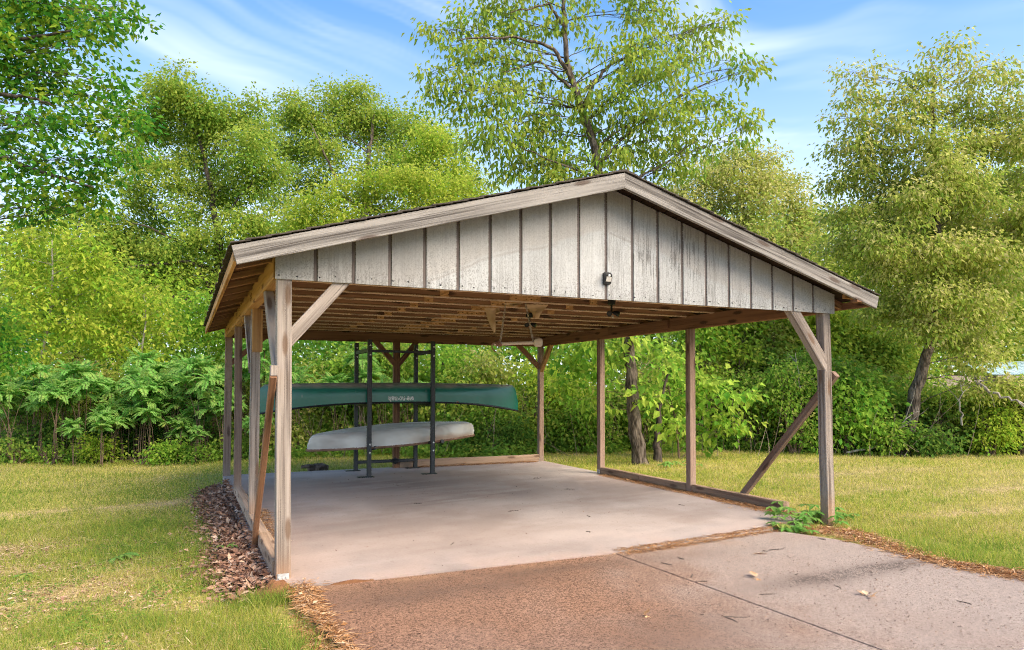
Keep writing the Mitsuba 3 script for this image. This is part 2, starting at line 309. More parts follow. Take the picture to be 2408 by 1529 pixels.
# ------------------------------------------------------------------ ground, slab, driveway
SLAB = np.array([(-.09, -.03), (.05, -.30), (1.5, -.345), (2.95, -.36), (4.2, -.25), (5.2, -.10), (5.75, .06), (6.17, .2), (6.17, 7.42), (-.09, 7.42)])
DRIVE = np.array([(.02, -.34), (1.5, -.36), (2.95, -.375), (4.2, -.265), (4.9, -.17), (5.15, -.25), (5.35, -.75), (5.42, -1.4), (5.52, -1.85), (5.85, -2.3), (6.6, -2.9), (8.5, -4.2), (8.5, -14), (.1, -14), (.16, -1.6)])
P_SLAB, P_DRIVE = Polygon(SLAB), Polygon(DRIVE)
def sst(a, b, x):
    t = np.clip((x - a) / (b - a), 0, 1); return t * t * (3 - 2 * t)
def gz(x, y):
    x, y = np.asarray(x, float), np.asarray(y, float)
    left = 1 - sst(-1.5, 1.0, x)
    z = -0.10 - 0.11 * left * sst(.3, 4.5, y)
    z = z + 0.035 * sst(5.6, 7.5, x) + 0.02 * (meshkit.noise(np.stack([x * .8, y * .8, x * 0], -1), 3) - .5) + .05 * (meshkit.noise(np.stack([x * .15, y * .15, x * 0], -1), 4) - .5) * sst(8, 14, np.hypot(x, y))
    dd = np.hypot(x - 6.0, (y + .6) * .8)
    z = z + .055 * np.exp(-((x - 5.75 - np.clip(-(y + 1.7) * 1.0, 0, 9)) / .45) ** 2) * (1 - sst(-.1, .9, y))
    z = np.where(y < -.2, np.where(x < .5, z + .03 * np.exp(-((x - .05) / .3) ** 2), z), z)
    return z
def inside(poly, x, y, inset):
    return contains_xy(poly.buffer(-inset), x, y)
def ground_mesh():
    a = np.concatenate([[-300, -120, -60, -35, -25, -18, -14, -11, -9, -7.5], np.arange(-6.5, 9.01, .09), [9.4, 10, 11, 12.5, 14, 17, 21, 27, 40, 70, 140, 320]])
    b = np.concatenate([[-60, -30, -18, -12, -9, -7, -6], np.arange(-5.2, 9.01, .09), [9.4, 10, 11, 12, 13, 14.5, 16, 18, 21, 26, 35, 60, 120, 320]])
    X, Y = np.meshgrid(a, b, indexing='ij')
    Z = gz(X, Y)
    Z = np.where(inside(P_SLAB, X, Y, .12) | inside(P_DRIVE, X, Y, .10), -.4, Z)
    n, m = X.shape
    i, j = np.meshgrid(np.arange(n - 1), np.arange(m - 1), indexing='ij')
    q = np.stack([i * m + j, (i + 1) * m + j, (i + 1) * m + j + 1, i * m + j + 1], -1).reshape(-1, 4)
    return np.stack([X, Y, Z], -1).reshape(-1, 3), np.vstack([q[:, [0, 1, 2]], q[:, [0, 2, 3]]])
put('ground', ground_mesh(), 'm_lawn', smooth=True, kind='structure')

def extrude(poly, z0, z1, top=None):
    m = trimesh.creation.extrude_polygon(poly, z1 - z0, engine='earcut')
    v = np.array(m.vertices); v[:, 2] += z0
    if top is not None:
        hi = v[:, 2] > (z0 + z1) / 2; v[hi, 2] = top(v[hi, 0], v[hi, 1])
    return v, np.array(m.faces)
put('slab', extrude(P_SLAB, -.32, 0), 'm_slab', kind='structure')
def dz(x, y): return -.012 - .03 * sst(-.3, -3, y)
JOINT = [(2.93, -.2), (3.02, -1.6), (3.10, -3.0), (3.3, -14.2)]
jl = LineString(JOINT)
parts = P_DRIVE.difference(jl.buffer(.008))
tag('driveway', kind='structure')
for g in sorted(parts.geoms, key=lambda g: g.centroid.x):
    r = np.array(g.exterior.coords)
    put('concrete_panel', extrude(Polygon(r), -.25, -.012, dz), 'm_driveway', 'driveway')
put('joint_filler', extrude(jl.buffer(.007), -.25, -.018, lambda x, y: dz(x, y) - .007), 'm_joint', 'driveway')

# ------------------------------------------------------------------ carport
W, D, H = 6.1, 7.33, 2.41
YB = [0.0, 2.45, 4.95, 7.33]
cp = thing('carport', 'weathered open timber carport with grey gable and shingle roof over a concrete slab', 'carport')
def part(name, mesh, m, label=None): return put(name, mesh, m, cp, label=label)
ROOF0, SL, EAVE = 3.59, 0.286, 3.45        # ridge height, slope, half width
def roof(x): return ROOF0 - SL * abs(x - 3.05)
PT = .115
# posts
part('post', board((.015, 0, -.12), (.0, 0, H + .10), PT, PT, (1, 0, 0), .006, 6, .002), 'm_wood_grey')
part('post', board((.0, 2.5, 0), (.0, 2.45, H - .0), .10, .10, (1, 0, 0), .006, 5, .002), 'm_wood_grey')
part('post', board((-.01, 4.95, -.0), (-.02, 4.95, H), .10, .10, (1, 0, 0), .006, 5, .002), 'm_wood_post_brown')
part('post', board((-.035, 7.33, 0), (-.02, 7.33, H), .12, .10, (1, 0, 0), .006, 5, .002), 'm_wood_post_brown')
part('post', board((6.11, 0.0, -.15), (6.06, 0, H + .02), PT, PT, (1, 0, 0), .006, 6, .002), 'm_wood_grey')
for y in YB[1:]:
    part('post', board((6.1, y, 0), (6.1, y, H), .105, .105, (1, 0, 0), .006, 5, .002), 'm_wood_post_brown')
part('post', board((2.99, 7.35, 0), (2.99, 7.35, H), .12, .10, (1, 0, 0), .006, 4, .001), 'm_wood_brown')
# beams
part('side_beam', board((-.035, -.03, H + .095), (-.035, 7.50, H + .095), .19, .10, (0, 0, 1), .004, 3, .001), 'm_wood_honey', 'honey coloured beam along the left side')
part('side_beam', board((6.115, -.03, H + .095), (6.115, 3.70, H + .095), .19, .10, (0, 0, 1), .004, 2, .001), 'm_wood_brown')
part('side_beam', board((6.115, 3.705, H + .095), (6.115, 7.50, H + .095), .19, .10, (0, 0, 1), .004, 2, .001), 'm_wood_brown')
part('splice_board', board((6.045, 2.9, H + .11), (6.045, 4.6, H + .11), .13, .035, (0, 0, 1)), 'm_wood_brown')
part('rear_beam', board((.02, 7.36, H + .085), (4.2, 7.36, H + .085), .18, .09, (0, 0, 1), .004, 2, .001), 'm_wood_brown')
part('rear_beam', board((4.205, 7.36, H + .085), (6.06, 7.36, H + .085), .18, .09, (0, 0, 1), .004, 2, .001), 'm_wood_brown')
part('front_beam', board((.07, .02, H + .12), (6.05, .02, H + .12), .18, .05, (0, 0, 1), .004), 'm_wood_brown')
# knee braces
def brace(p0, p1, m, w=.10, t=.09, up=(0, 0, 1), name='knee_brace', label=None, c0=None, c1=None):
    part(name, board(p0, p1, w, t, up, .005, 2, .001, c0, c1), m, label)
brace((.05, -.012, 1.93), (.50, -.012, 2.45), 'm_wood_grey', .105, .075, c0=(1, 0, 0), c1=(0, 0, 1))
brace((-.03, .02, 1.62), (-.03, .88, 2.44), 'm_wood_grey', .10, .08, c0=(0, 1, 0), c1=(0, 0, 1))
brace((-.03, 2.50, 1.75), (-.03, 3.30, 2.44), 'm_wood_grey', .09, .07, c0=(0, 1, 0), c1=(0, 0, 1))
part('post_block', board((.012, 2.383, 1.93), (.012, 2.383, H), .11, .04, (1, 0, 0)), 'm_wood_honey', 'honey coloured block on the second left post')
brace((.04, 7.33, 1.98), (.56, 7.33, 2.42), 'm_wood_brown', .09, .08, c0=(1, 0, 0), c1=(0, 0, 1))
brace((2.95, 7.33, 1.99), (2.57, 7.33, 2.42), 'm_wood_brown', .09, .08, c0=(1, 0, 0), c1=(0, 0, 1))
brace((3.03, 7.33, 1.99), (3.38, 7.33, 2.42), 'm_wood_brown', .09, .08, c0=(1, 0, 0), c1=(0, 0, 1))
brace((6.05, 7.33, 1.98), (5.58, 7.33, 2.42), 'm_wood_brown', .09, .08, c0=(1, 0, 0), c1=(0, 0, 1))
brace((6.1, 7.28, 1.93), (6.1, 6.86, 2.42), 'm_wood_honey', .09, .08, c0=(0, 1, 0), c1=(0, 0, 1))
brace((6.05, -.012, 1.80), (5.55, -.012, 2.43), 'm_wood_grey', .12, .10, c0=(1, 0, 0), c1=(0, 0, 1))
# long outside braces
part('diagonal_brace', board((-.086, -.115, 1.63), (-.086, 1.41, -.05), .068, .05, (0, 0, 1), .005, 4, .002), 'm_wood_brown', 'long brown brace slanting down beside the near left post')
part('diagonal_brace', board((6.205, -.05, 1.70), (6.205, 1.66, -.10), .088, .065, (0, 0, 1), .005, 4, .002), 'm_wood_post_brown', 'long brown brace slanting down behind the near right post')
part('brace_block', board((-.082, -.105, 1.625), (-.082, -.105, 1.705), .055, .07, (1, 0, 0)), 'm_wood_grey')
# sills
part('sill_timber', board((-.005, .05, .065), (-.005, 1.28, .065), .13, .11, (0, 0, 1), .008, 3, .002), 'm_wood_sill')
part('sill_timber', board((-.005, 1.30, .06), (-.005, 4.9, .06), .12, .10, (0, 0, 1), .008, 4, .002), 'm_wood_sill')
part('sill_timber', board((3.05, 7.33, .07), (6.05, 7.33, .07), .14, .09, (0, 0, 1), .008, 3, .002), 'm_wood_sill')
for a, b in ((.62, 2.38), (2.52, 3.7), (3.72, 4.88)):
    part('sill_timber', board((6.1, a, .055), (6.1, b, .055), .12, .10, (0, 0, 1), .008, 2, .002), 'm_wood_sill')
# brackets at post feet
for x, y in ((.012, -.062),):
    part('post_bracket', join([box((x - .045, y - .004, -.06), (x + .045, y, .045)), box((x - .005, y - .012, .0), (x + .005, y - .003, .01))]), 'm_galv')
    for bx in (-.028, .028): part('bracket_bolt', tube([(x + bx, y - .014, .012), (x + bx, y, .012)], .009, 8, True), 'm_bolt')
for y in (4.95, 7.33):
    part('post_bracket', box((6.05 - .004, y - .05, 0), (6.05 - .001, y + .05, .07)), 'm_galv')

# gable siding: boards between recessed grooves
G = [-.075] + [.242 + i * .3102 for i in range(19)] + [6.165]
for i in range(20):
    x0, x1 = G[i] + (.017 if i else 0), G[i + 1] - (.017 if i < 19 else 0)
    zt = lambda x: roof(x) - .075
    zb = H - .008
    xs = [x0, x1] if not (x0 < 3.05 < x1) else [x0, 3.05, x1]
    pg = Polygon([(x0, zb), (x1, zb)] + [(x, zt(x)) for x in xs[::-1]])
    m = trimesh.creation.extrude_polygon(pg, .016, engine='earcut')
    v = np.array(m.vertices); v = np.stack([v[:, 0], -.062 - v[:, 2], v[:, 1]], 1)
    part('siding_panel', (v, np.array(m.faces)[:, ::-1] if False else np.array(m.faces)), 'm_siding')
pg = Polygon([(-.073, H - .006), (6.163, H - .006), (6.163, roof(6.163) - .077), (3.05, roof(3.05) - .077), (-.073, roof(-.073) - .077)])
m = trimesh.creation.extrude_polygon(pg, .008, engine='earcut'); v = np.array(m.vertices)
part('groove_backing', (np.stack([v[:, 0], -.0635 - v[:, 2] + .008 - .003, v[:, 1]], 1), np.array(m.faces)), 'm_groove')
nails = []
for i in range(20):
    for x in (G[i] + .035, (G[i] + G[i + 1]) / 2):
        z = H + .03 + rng.uniform(-.012, .012)
        nails.append(tube([(x + rng.uniform(-.02, .02), -.0805, z), (x, -.074, z)], .006, 6, True))
put('siding_nails', join(nails), 'm_black_plastic', cp, kind='stuff')

pg = Polygon([(-.07, H + .17), (6.16, H + .17), (6.16, roof(6.16) - .08), (3.05, roof(3.05) - .08), (-.07, roof(-.07) - .08)])
m = trimesh.creation.extrude_polygon(pg, .014, engine='earcut'); v = np.array(m.vertices)
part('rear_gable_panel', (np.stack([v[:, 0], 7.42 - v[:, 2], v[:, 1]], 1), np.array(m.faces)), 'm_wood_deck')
# fascia (rake boards), eave boards
def rake(s):
    x0, x1 = 3.05, 3.05 + s * EAVE
    dx = np.array([x1 - x0, 0, -SL * EAVE]); L = np.linalg.norm(dx)
    h = .148
    a = np.array([x0, -.37, ROOF0 - .015 - h / 2]); b = a + dx
    return board(a, b, h * .962, .038, (0, 0, 1), .003, 6, .0, cut0=(1, 0, 0), cut1=None)
for s in (-1, 1): part('rake_board', rake(s), 'm_wood_fascia')
ez = roof(3.05 + EAVE)
part('eave_board', board((3.05 - EAVE + .012, -.345, ez - .085), (3.05 - EAVE + .012, 7.52, ez - .085), .088, .03, (0, 0, 1), .003, 4, .001), 'm_wood_honey')
part('eave_board', board((3.05 + EAVE - .012, -.345, ez - .085), (3.05 + EAVE - .012, 7.52, ez - .085), .088, .03, (0, 0, 1), .003, 4, .001), 'm_wood_brown')
# roof deck boards run along y, shingle courses on top
nb = 24
for s in (-1, 1):
    for i in range(nb):
        d0, d1 = i * EAVE / nb + .003, (i + 1) * EAVE / nb - .003
        x = 3.05 + s * (d0 + d1) / 2; z = ROOF0 - SL * (d0 + d1) / 2 - .030
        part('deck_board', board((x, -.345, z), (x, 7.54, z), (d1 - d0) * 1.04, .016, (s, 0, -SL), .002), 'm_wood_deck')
def shingle(s, i, n):
    d0, d1 = i * (EAVE + .03) / n, (i + 1.25) * (EAVE + .03) / n
    ys = np.arange(-.40, 7.60, .15); V, F = [], []
    for k in range(len(ys) - 1):
        ya, yb = ys[k] + .004, ys[k + 1] - .004
        if k == 0: ya -= rng.uniform(0, .015)
        e = min(d1 + rng.uniform(-.008, .006), EAVE + .035 + rng.uniform(-.01, .01)); lift = rng.uniform(.0, .006)
        P = []
        for d, t in ((d0, .004), (e, .012 + lift)):
            for y in (ya, yb):
                for q in (0, -.010): P.append((3.05 + s * d, y, ROOF0 - SL * d + t + q))
        b = len(V); V += P
        for f in ((0, 4, 6, 2), (1, 3, 7, 5), (4, 5, 7, 6), (0, 2, 3, 1), (0, 1, 5, 4), (2, 6, 7, 3)):
            F += [[b + f[0], b + f[1], b + f[2]], [b + f[0], b + f[2], b + f[3]]]
    return np.array(V, float), np.array(F)
for s in (-1, 1):
    for i in range(24): part('shingle_course', shingle(s, i, 24), 'm_shingle')
part('ridge_cap', join([board((3.05 + s * .07, -.40, ROOF0 + .012 - .02 * 1), (3.05 + s * .07, 7.6, ROOF0 - .008), .15, .012, (s, 0, -SL)) for s in (-1, 1)]), 'm_shingle')

# trusses: bottom chord, top chords, webs, gusset plates
ZC = H + .195
for k in range(13):
    y = .10 + k * .602
    t = numbered('truss', cp)
    put('bottom_chord', board((-.02, y, ZC + .044), (6.12, y, ZC + .044), .088, .038, (0, 0, 1), .002), 'm_wood_truss', t)
    for s in (-1, 1):
        a = (3.05, y, ROOF0 - .042 - .046); b = (3.05 + s * (EAVE - .03), y, ROOF0 - SL * (EAVE - .03) - .042 - .046)
        put('top_chord', board(a, b, .086, .038, (0, 0, 1), .002), 'm_wood_truss', t)
        put('web', board((3.05 + s * 1.0, y + .001, ZC + .09), (3.05 + s * 1.55, y + .001, roof(3.05 + s * 1.55) - .13), .085, .036, (1, 0, 0), .002), 'm_wood_truss', t)
        put('web', board((3.05 + s * .95, y - .001, ZC + .09), (3.05 + s * .02, y - .001, roof(3.05) - .15), .085, .036, (1, 0, 0), .002), 'm_wood_truss', t)
        xg = 3.05 + s * 1.02 + rng.uniform(-.03, .03)
        put('gusset', board((xg - .055, y - .026, ZC + .047), (xg + .055, y - .026, ZC + .047), .092, .012, (0, 0, 1), .001), 'm_gusset', t)
    xs = 3.05 + rng.uniform(-.05, .05)
    put('splice_plate', board((xs - .21, y - .026, ZC + .046), (xs + .21, y - .026, ZC + .046), .090, .012, (0, 0, 1), .001), 'm_gusset', t)
    put('lit_edge_strip', board((.02, y - .003, ZC - .006), (6.08, y - .003, ZC - .006), .014, .046, (0, 0, 1), .001), 'm_lit_edge', t)  # added pale strip, paints the chord's lower edge as lit
    for s in (-1, 1):
        put('rafter_tail', board((3.05 + s * 3.12, y, roof(3.05 + s * 3.12) - .105), (3.05 + s * (EAVE - .03), y, ROOF0 - SL * (EAVE - .03) - .105), .05, .044, (0, 0, 1), .002), 'm_wood_tail', t)
part('lookout', board((6.18, -.30, H + .225), (6.44, -.30, H + .15), .05, .035, (0, 0, 1)), 'm_wood_brown')
part('lookout', board((6.17, -.2, H + .18), (6.47, -.2, H + .18), .05, .035, (0, 0, 1)), 'm_wood_honey')
part('soffit_board', board((6.17, -.34, H + .115), (6.49, -.34, H + .115), .035, .09, (0, 0, 1)), 'm_wood_brown')

#--VEG--
# ------------------------------------------------------------------ foliage tools
def leaf_cloud(c, n, spread, L, wr=.30, droop=.35, up=.5, pal=None, tone=None, r=None, jit=.35, sag=.12, flat=1.0):
    """n leaves round each of the points c: a leaf is a small kite folded along its midrib; returns (v, f, colour per vertex)"""
    r = r or rng
    m = len(c); k = m * n
    cc = np.repeat(c, n, axis=0)
    off = np.clip(r.normal(0, 1, (k, 3)), -1.9, 1.9)
    b = cc + off * np.asarray(spread)
    d = unit(off * np.array([1, 1, .5]) + r.normal(0, .75, (k, 3)) * np.array([1, 1, flat]) * (1 if flat == 1 else 1) - np.array([0, 0, droop * 1.6]))
    if flat != 1.0: d = unit(d * np.array([1, 1, flat]))
    nn = unit(r.normal(0, 1, (k, 3)) * (1 - up) + np.array([0, 0, up * 1.6]))
    s = unit(np.cross(d, nn)); nn = np.cross(s, d)
    l = L * r.uniform(.65, 1.25, (k, 1)); w = l * wr * r.uniform(.85, 1.15, (k, 1))
    mid = b + d * l * .45
    tip = b + d * l - np.array([0, 0, 1]) * l * sag - nn * l * .05
    V = np.stack([b, mid + s * w + nn * w * .35, tip, mid - s * w + nn * w * .35], 1).reshape(-1, 3)
    i = np.arange(k)[:, None] * 4
    F = np.concatenate([i + [0, 1, 2], i + [0, 2, 3]], 1).reshape(-1, 3)
    pal = np.asarray(pal, float)                      # rows: old leaf ... young leaf
    t = np.clip(np.repeat(tone, n) + r.normal(0, jit * .5, k), 0, .999) * (len(pal) - 1)
    a = np.floor(t).astype(int); fr = (t - a)[:, None]
    C = (pal[a] * (1 - fr) + pal[a + 1] * fr) * r.uniform(.8, 1.2, (k, 1))
    return V, F, np.repeat(np.clip(C, 0, 1), 4, axis=0)

def joinc(parts):
    n, V, F, C = 0, [], [], []
    for v, f, c in parts:
        V.append(v); F.append(f + n); C.append(c); n += len(v)
    return np.vstack(V), np.vstack(F), np.vstack(C)

def lobe_points(c, rad, n, r, hole=.0, hs=1.0, shell=2.4):
    d = unit(r.normal(0, 1, (n * 2, 3)))
    q = c + d * (r.uniform(0, 1, (n * 2, 1)) ** (1 / shell)) * np.asarray(rad)
    q = q[meshkit.fbm(q * hs, 2, 9) > hole] if hole else q
    return q[:n]

PAL_OAK = [(0.045, 0.218, 0.038), (.075, .27, .035), (.16, .36, .04), (.32, .42, .045)]
PAL_MID = [(0.166, 0.358, 0.064), (.24, .41, .07), (.36, .48, .085), (.45, .50, .10)]
PAL_YEL = [(0.243, 0.474, 0.058), (.31, .49, .055), (.43, .55, .07), (.55, .58, .11)]
PAL_GOLD = [(0.269, 0.422, 0.077), (.34, .44, .08), (.48, .52, .13), (.62, .58, .26)]
PAL_BRIGHT = [(0.154, 0.410, 0.058), (.23, .45, .06), (.34, .54, .075), (.45, .56, .10)]
PAL_SUMAC = [(0.243, 0.563, 0.128), (.29, .55, .14), (.40, .60, .16), (.54, .60, .17)]
PAL_DARK = [(0.070, 0.192, 0.045), (.10, .23, .045), (.16, .29, .055), (.24, .33, .065)]
PAL_VINE = [(0.128, 0.307, 0.051), (.20, .39, .055), (.32, .48, .07), (.48, .50, .15)]

def limb(a, b, r0, r1, r, n=8, sides=5, bow=.18, rough=.05):
    L = np.linalg.norm(b - a)
    mid = (a + b) / 2 + np.array([0, 0, bow * L]) * r.uniform(.3, 1.2) + r.normal(0, .06 * L, 3)
    p = bez(a, mid, b, n); p[1:-1] += r.normal(0, rough * L / n, (n - 2, 3))
    return p, np.linspace(r0, r1, n)

def tree(name, label, cat, trunk, r0, lobes, dep, pal, L, cov=3.0, seed=1, group=None, wr=.3, droop=.35, up=.5, n=14, cl=.30, bark='m_bark', tone=(.25, .75), hole=.0, twigs=7, limbs=(), sag=.12, sides=8):
    """trunk: [(x, y, depth)...] from foot to top; lobes: (x, y, radius[, depth offset, flattening]) in the copy's pixels, turned into metres at once"""
    r = np.random.default_rng(seed)
    key = thing(name, label, cat, group)
    tp = np.array([at(x, y, d) for x, y, d in trunk])
    tt = np.linspace(0, len(tp) - 1, 4 * len(tp))
    path = np.stack([np.interp(tt, np.arange(len(tp)), tp[:, k]) for k in range(3)], 1)
    path[1:-1] += r.normal(0, r0 * .12, (len(path) - 2, 3))
    rad = r0 * (1 - .85 * np.linspace(0, 1, len(path)) ** .8); rad[0] *= 1.25
    wood_parts = [tube(path, rad, sides)]
    for lp in limbs:                                            # limbs seen one by one: ([(x, y, depth)...], radius)
        q = np.array([at(*a) for a in lp[0]]); s = np.linspace(0, len(q) - 1, 5 * len(q))
        q = np.stack([np.interp(s, np.arange(len(q)), q[:, k]) for k in range(3)], 1); q[1:-1] += r.normal(0, lp[1] * .25, (len(q) - 2, 3))
        wood_parts.append(tube(q, np.linspace(lp[1], lp[1] * .25, len(q)), 6))
    leaves = []
    for lb in lobes:
        x, y, rp = lb[:3]; dd = lb[3] if len(lb) > 3 else r.uniform(-1, 1) * rp * dep / FPX * .8
        fl = lb[4] if len(lb) > 4 else .85
        d = dep + dd; c = at(x, y, d); R = rp * d / FPX
        area = math.pi * R * R * fl; k = max(6, int(1.7 * cov * area / (L * L * wr) / n))
        ka = int(k * .35)
        q = [lobe_points(c, (R * .85, R * .85, R * fl * .85), ka, r, hole, 1.6 / max(R, .3))]
        for _ in range(6):
            e = unit(r.normal(0, 1, 3)) * R * r.uniform(.55, .95) * np.array([1, 1, fl]); rs = R * r.uniform(.28, .52)
            q.append(lobe_points(c + e, (rs, rs, rs * .6), max(1, (k - ka) // 6), r, hole, 1.6 / max(R, .3)))
        q = np.vstack(q)
        if not len(q): continue
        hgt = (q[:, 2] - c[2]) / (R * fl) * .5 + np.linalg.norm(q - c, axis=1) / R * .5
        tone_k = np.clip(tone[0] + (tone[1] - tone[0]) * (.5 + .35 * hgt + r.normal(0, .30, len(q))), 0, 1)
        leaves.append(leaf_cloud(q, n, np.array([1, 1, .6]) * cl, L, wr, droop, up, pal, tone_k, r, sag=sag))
        dist = np.linalg.norm(path - (c - np.array([0, 0, .45 * np.linalg.norm(path[:, :2] - c[:2], axis=1).min()])), axis=1)
        i = int(np.argmin(dist)); i = min(i, len(path) - 2)
        lr = min(rad[i] * .5, .006 + .015 * R)
        p, rr = limb(path[i], c, lr, lr * .35, r)
        wood_parts.append(tube(p, rr, 5))
        for e in q[r.permutation(len(q))[:twigs]]:
            j = r.integers(3, len(p) - 1)
            tw, tr = limb(p[j], e, rr[j] * .6, .004, r, 5, 3, .1)
            wood_parts.append(tube(tw, tr, 3))
    put('trunk', join(wood_parts), bark, key, smooth=True)
    v, f, c = joinc(leaves)
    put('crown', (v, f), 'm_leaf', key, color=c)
    return key
# ------------------------------------------------------------------ trees
tree('oak_tree', 'dark green oak whose leafy boughs reach in from the upper left corner', 'tree', [(-420, 1100, 10.5), (-400, 600, 10.5), (-360, 200, 10.4), (-300, -150, 10.4), (-200, -400, 10.4)], .26,
     [(40, 50, 95), (150, 40, 85), (255, 25, 60), (300, 30, 26), (60, 140, 80), (200, 110, 60), (120, 205, 75), (230, 190, 55), (275, 240, 45), (30, 290, 60), (160, 290, 75), (250, 300, 60),
      (80, 380, 70), (190, 380, 65), (270, 370, 45), (40, 440, 55), (130, 470, 50), (215, 440, 42), (90, 510, 35), (10, 180, 45), (320, 290, 18), (225, 480, 18), (-60, 120, 110), (-80, 330, 110), (-60, -80, 140), (120, -80, 120)],
     10.2, PAL_OAK, .095, cov=1.75, seed=3, wr=.32, droop=.3, up=.2, n=24, cl=.17, bark='m_bark_dark', tone=(.15, .95), twigs=6, sag=.1, hole=.38,
     limbs=(([(-380, 330, 10.4), (-100, 215, 10.2), (60, 225, 10.1), (120, 245, 10)], .05), ([(-380, 480, 10.4), (-60, 350, 10.2), (120, 410, 10), (220, 440, 9.9)], .045), ([(-360, 120, 10.4), (0, 100, 10.2), (200, 70, 10.1)], .05)))
tree('tall_tree', 'tall rounded green tree with long dark low limbs left of the carport roof', 'tree', [(560, 1040, 26), (540, 830, 26), (515, 700, 26), (512, 540, 26), (490, 420, 26), (455, 280, 26)], .30,
     [(415, 205, 55), (370, 235, 45), (470, 240, 60), (340, 290, 50), (420, 300, 75), (520, 270, 60), (580, 265, 45), (330, 370, 50), (480, 370, 75), (570, 350, 70), (620, 320, 40), (390, 420, 65), (300, 440, 45),
      (520, 450, 60), (590, 440, 55), (640, 400, 45), (340, 510, 60), (430, 500, 50), (270, 540, 55), (560, 540, 60), (620, 520, 45), (470, 580, 55), (400, 590, 60), (320, 610, 55), (250, 610, 45), (560, 610, 50), (440, 660, 50), (300, 660, 45), (370, 655, 45), (520, 660, 50)],
     26, PAL_MID, .125, cov=3.0, seed=4, wr=.32, up=.4, n=16, cl=.28, tone=(.2, .95), twigs=5, bark='m_bark_dark', hole=.42,
     limbs=(([(530, 760, 26), (480, 725, 25.4), (420, 700, 25), (340, 695, 24.6), (230, 690, 24.4)], .14), ([(420, 700, 25), (370, 720, 24.8), (320, 760, 24.6)], .05), ([(525, 740, 26), (500, 690, 25.6), (470, 640, 25.2)], .11),
            ([(515, 640, 26), (440, 615, 25.2), (330, 625, 24.8), (240, 640, 24.6)], .07), ([(512, 600, 26), (400, 560, 25.4), (340, 530, 25), (310, 525, 25)], .06), ([(512, 540, 26), (560, 470, 25.6), (600, 420, 25.4)], .06)))
tree('broad_tree', 'broad light green tree with pale branches behind the left roof slope', 'tree', [(850, 1040, 30), (850, 600, 30), (860, 450, 30), (870, 360, 30), (880, 270, 30)], .28,
     [(690, 290, 50), (720, 250, 45), (780, 235, 50), (840, 235, 50), (900, 265, 50), (700, 350, 45), (760, 310, 60), (840, 310, 65), (920, 330, 55), (970, 300, 45), (1010, 330, 40), (780, 380, 50), (690, 420, 40), (740, 440, 35), (890, 390, 55), (650, 350, 40), (660, 470, 40), (950, 390, 50), (1040, 340, 30), (690, 540, 45), (640, 590, 50)],
     30, PAL_MID, .135, cov=3.0, seed=5, up=.4, n=16, cl=.30, tone=(.3, .95), twigs=5, bark='m_bark', hole=.42,
     limbs=(([(855, 520, 30), (790, 420, 29), (750, 330, 28.6), (730, 290, 28.5)], .07), ([(870, 420, 30), (930, 370, 29), (960, 330, 28.8)], .07)))
tree('round_tree', 'rounded golden green tree left of the tall centre tree', 'tree', [(1050, 1040, 25), (1045, 700, 25), (1040, 500, 25), (1030, 380, 25)], .2,
     [(1020, 320, 38), (980, 350, 40), (1050, 350, 42), (1000, 400, 45), (1070, 400, 45), (1040, 440, 50), (1105, 430, 40), (960, 430, 45), (1110, 480, 40), (1040, 500, 60), (1130, 540, 50)],
     25, PAL_YEL, .125, cov=2.6, seed=6, up=.55, n=12, cl=.28, tone=(.2, .9), twigs=4, hole=.33)
tree('low_yellow_tree', 'bright yellow green tree just above the left slope of the carport roof', 'tree', [(860, 1060, 19.5), (865, 800, 19.5), (870, 600, 19.5), (870, 480, 19.5)], .14,
     [(720, 480, 40), (770, 455, 42), (830, 440, 42), (890, 430, 40), (950, 430, 42), (1010, 435, 40), (1070, 440, 38), (1120, 450, 35), (740, 530, 50), (820, 510, 60), (900, 500, 60), (980, 500, 60), (1060, 500, 55), (690, 520, 26), (780, 580, 60), (900, 570, 60)],
     19.5, PAL_YEL, .105, cov=2.7, seed=7, up=.6, n=14, cl=.24, tone=(.35, 1.0), twigs=4, droop=.45)
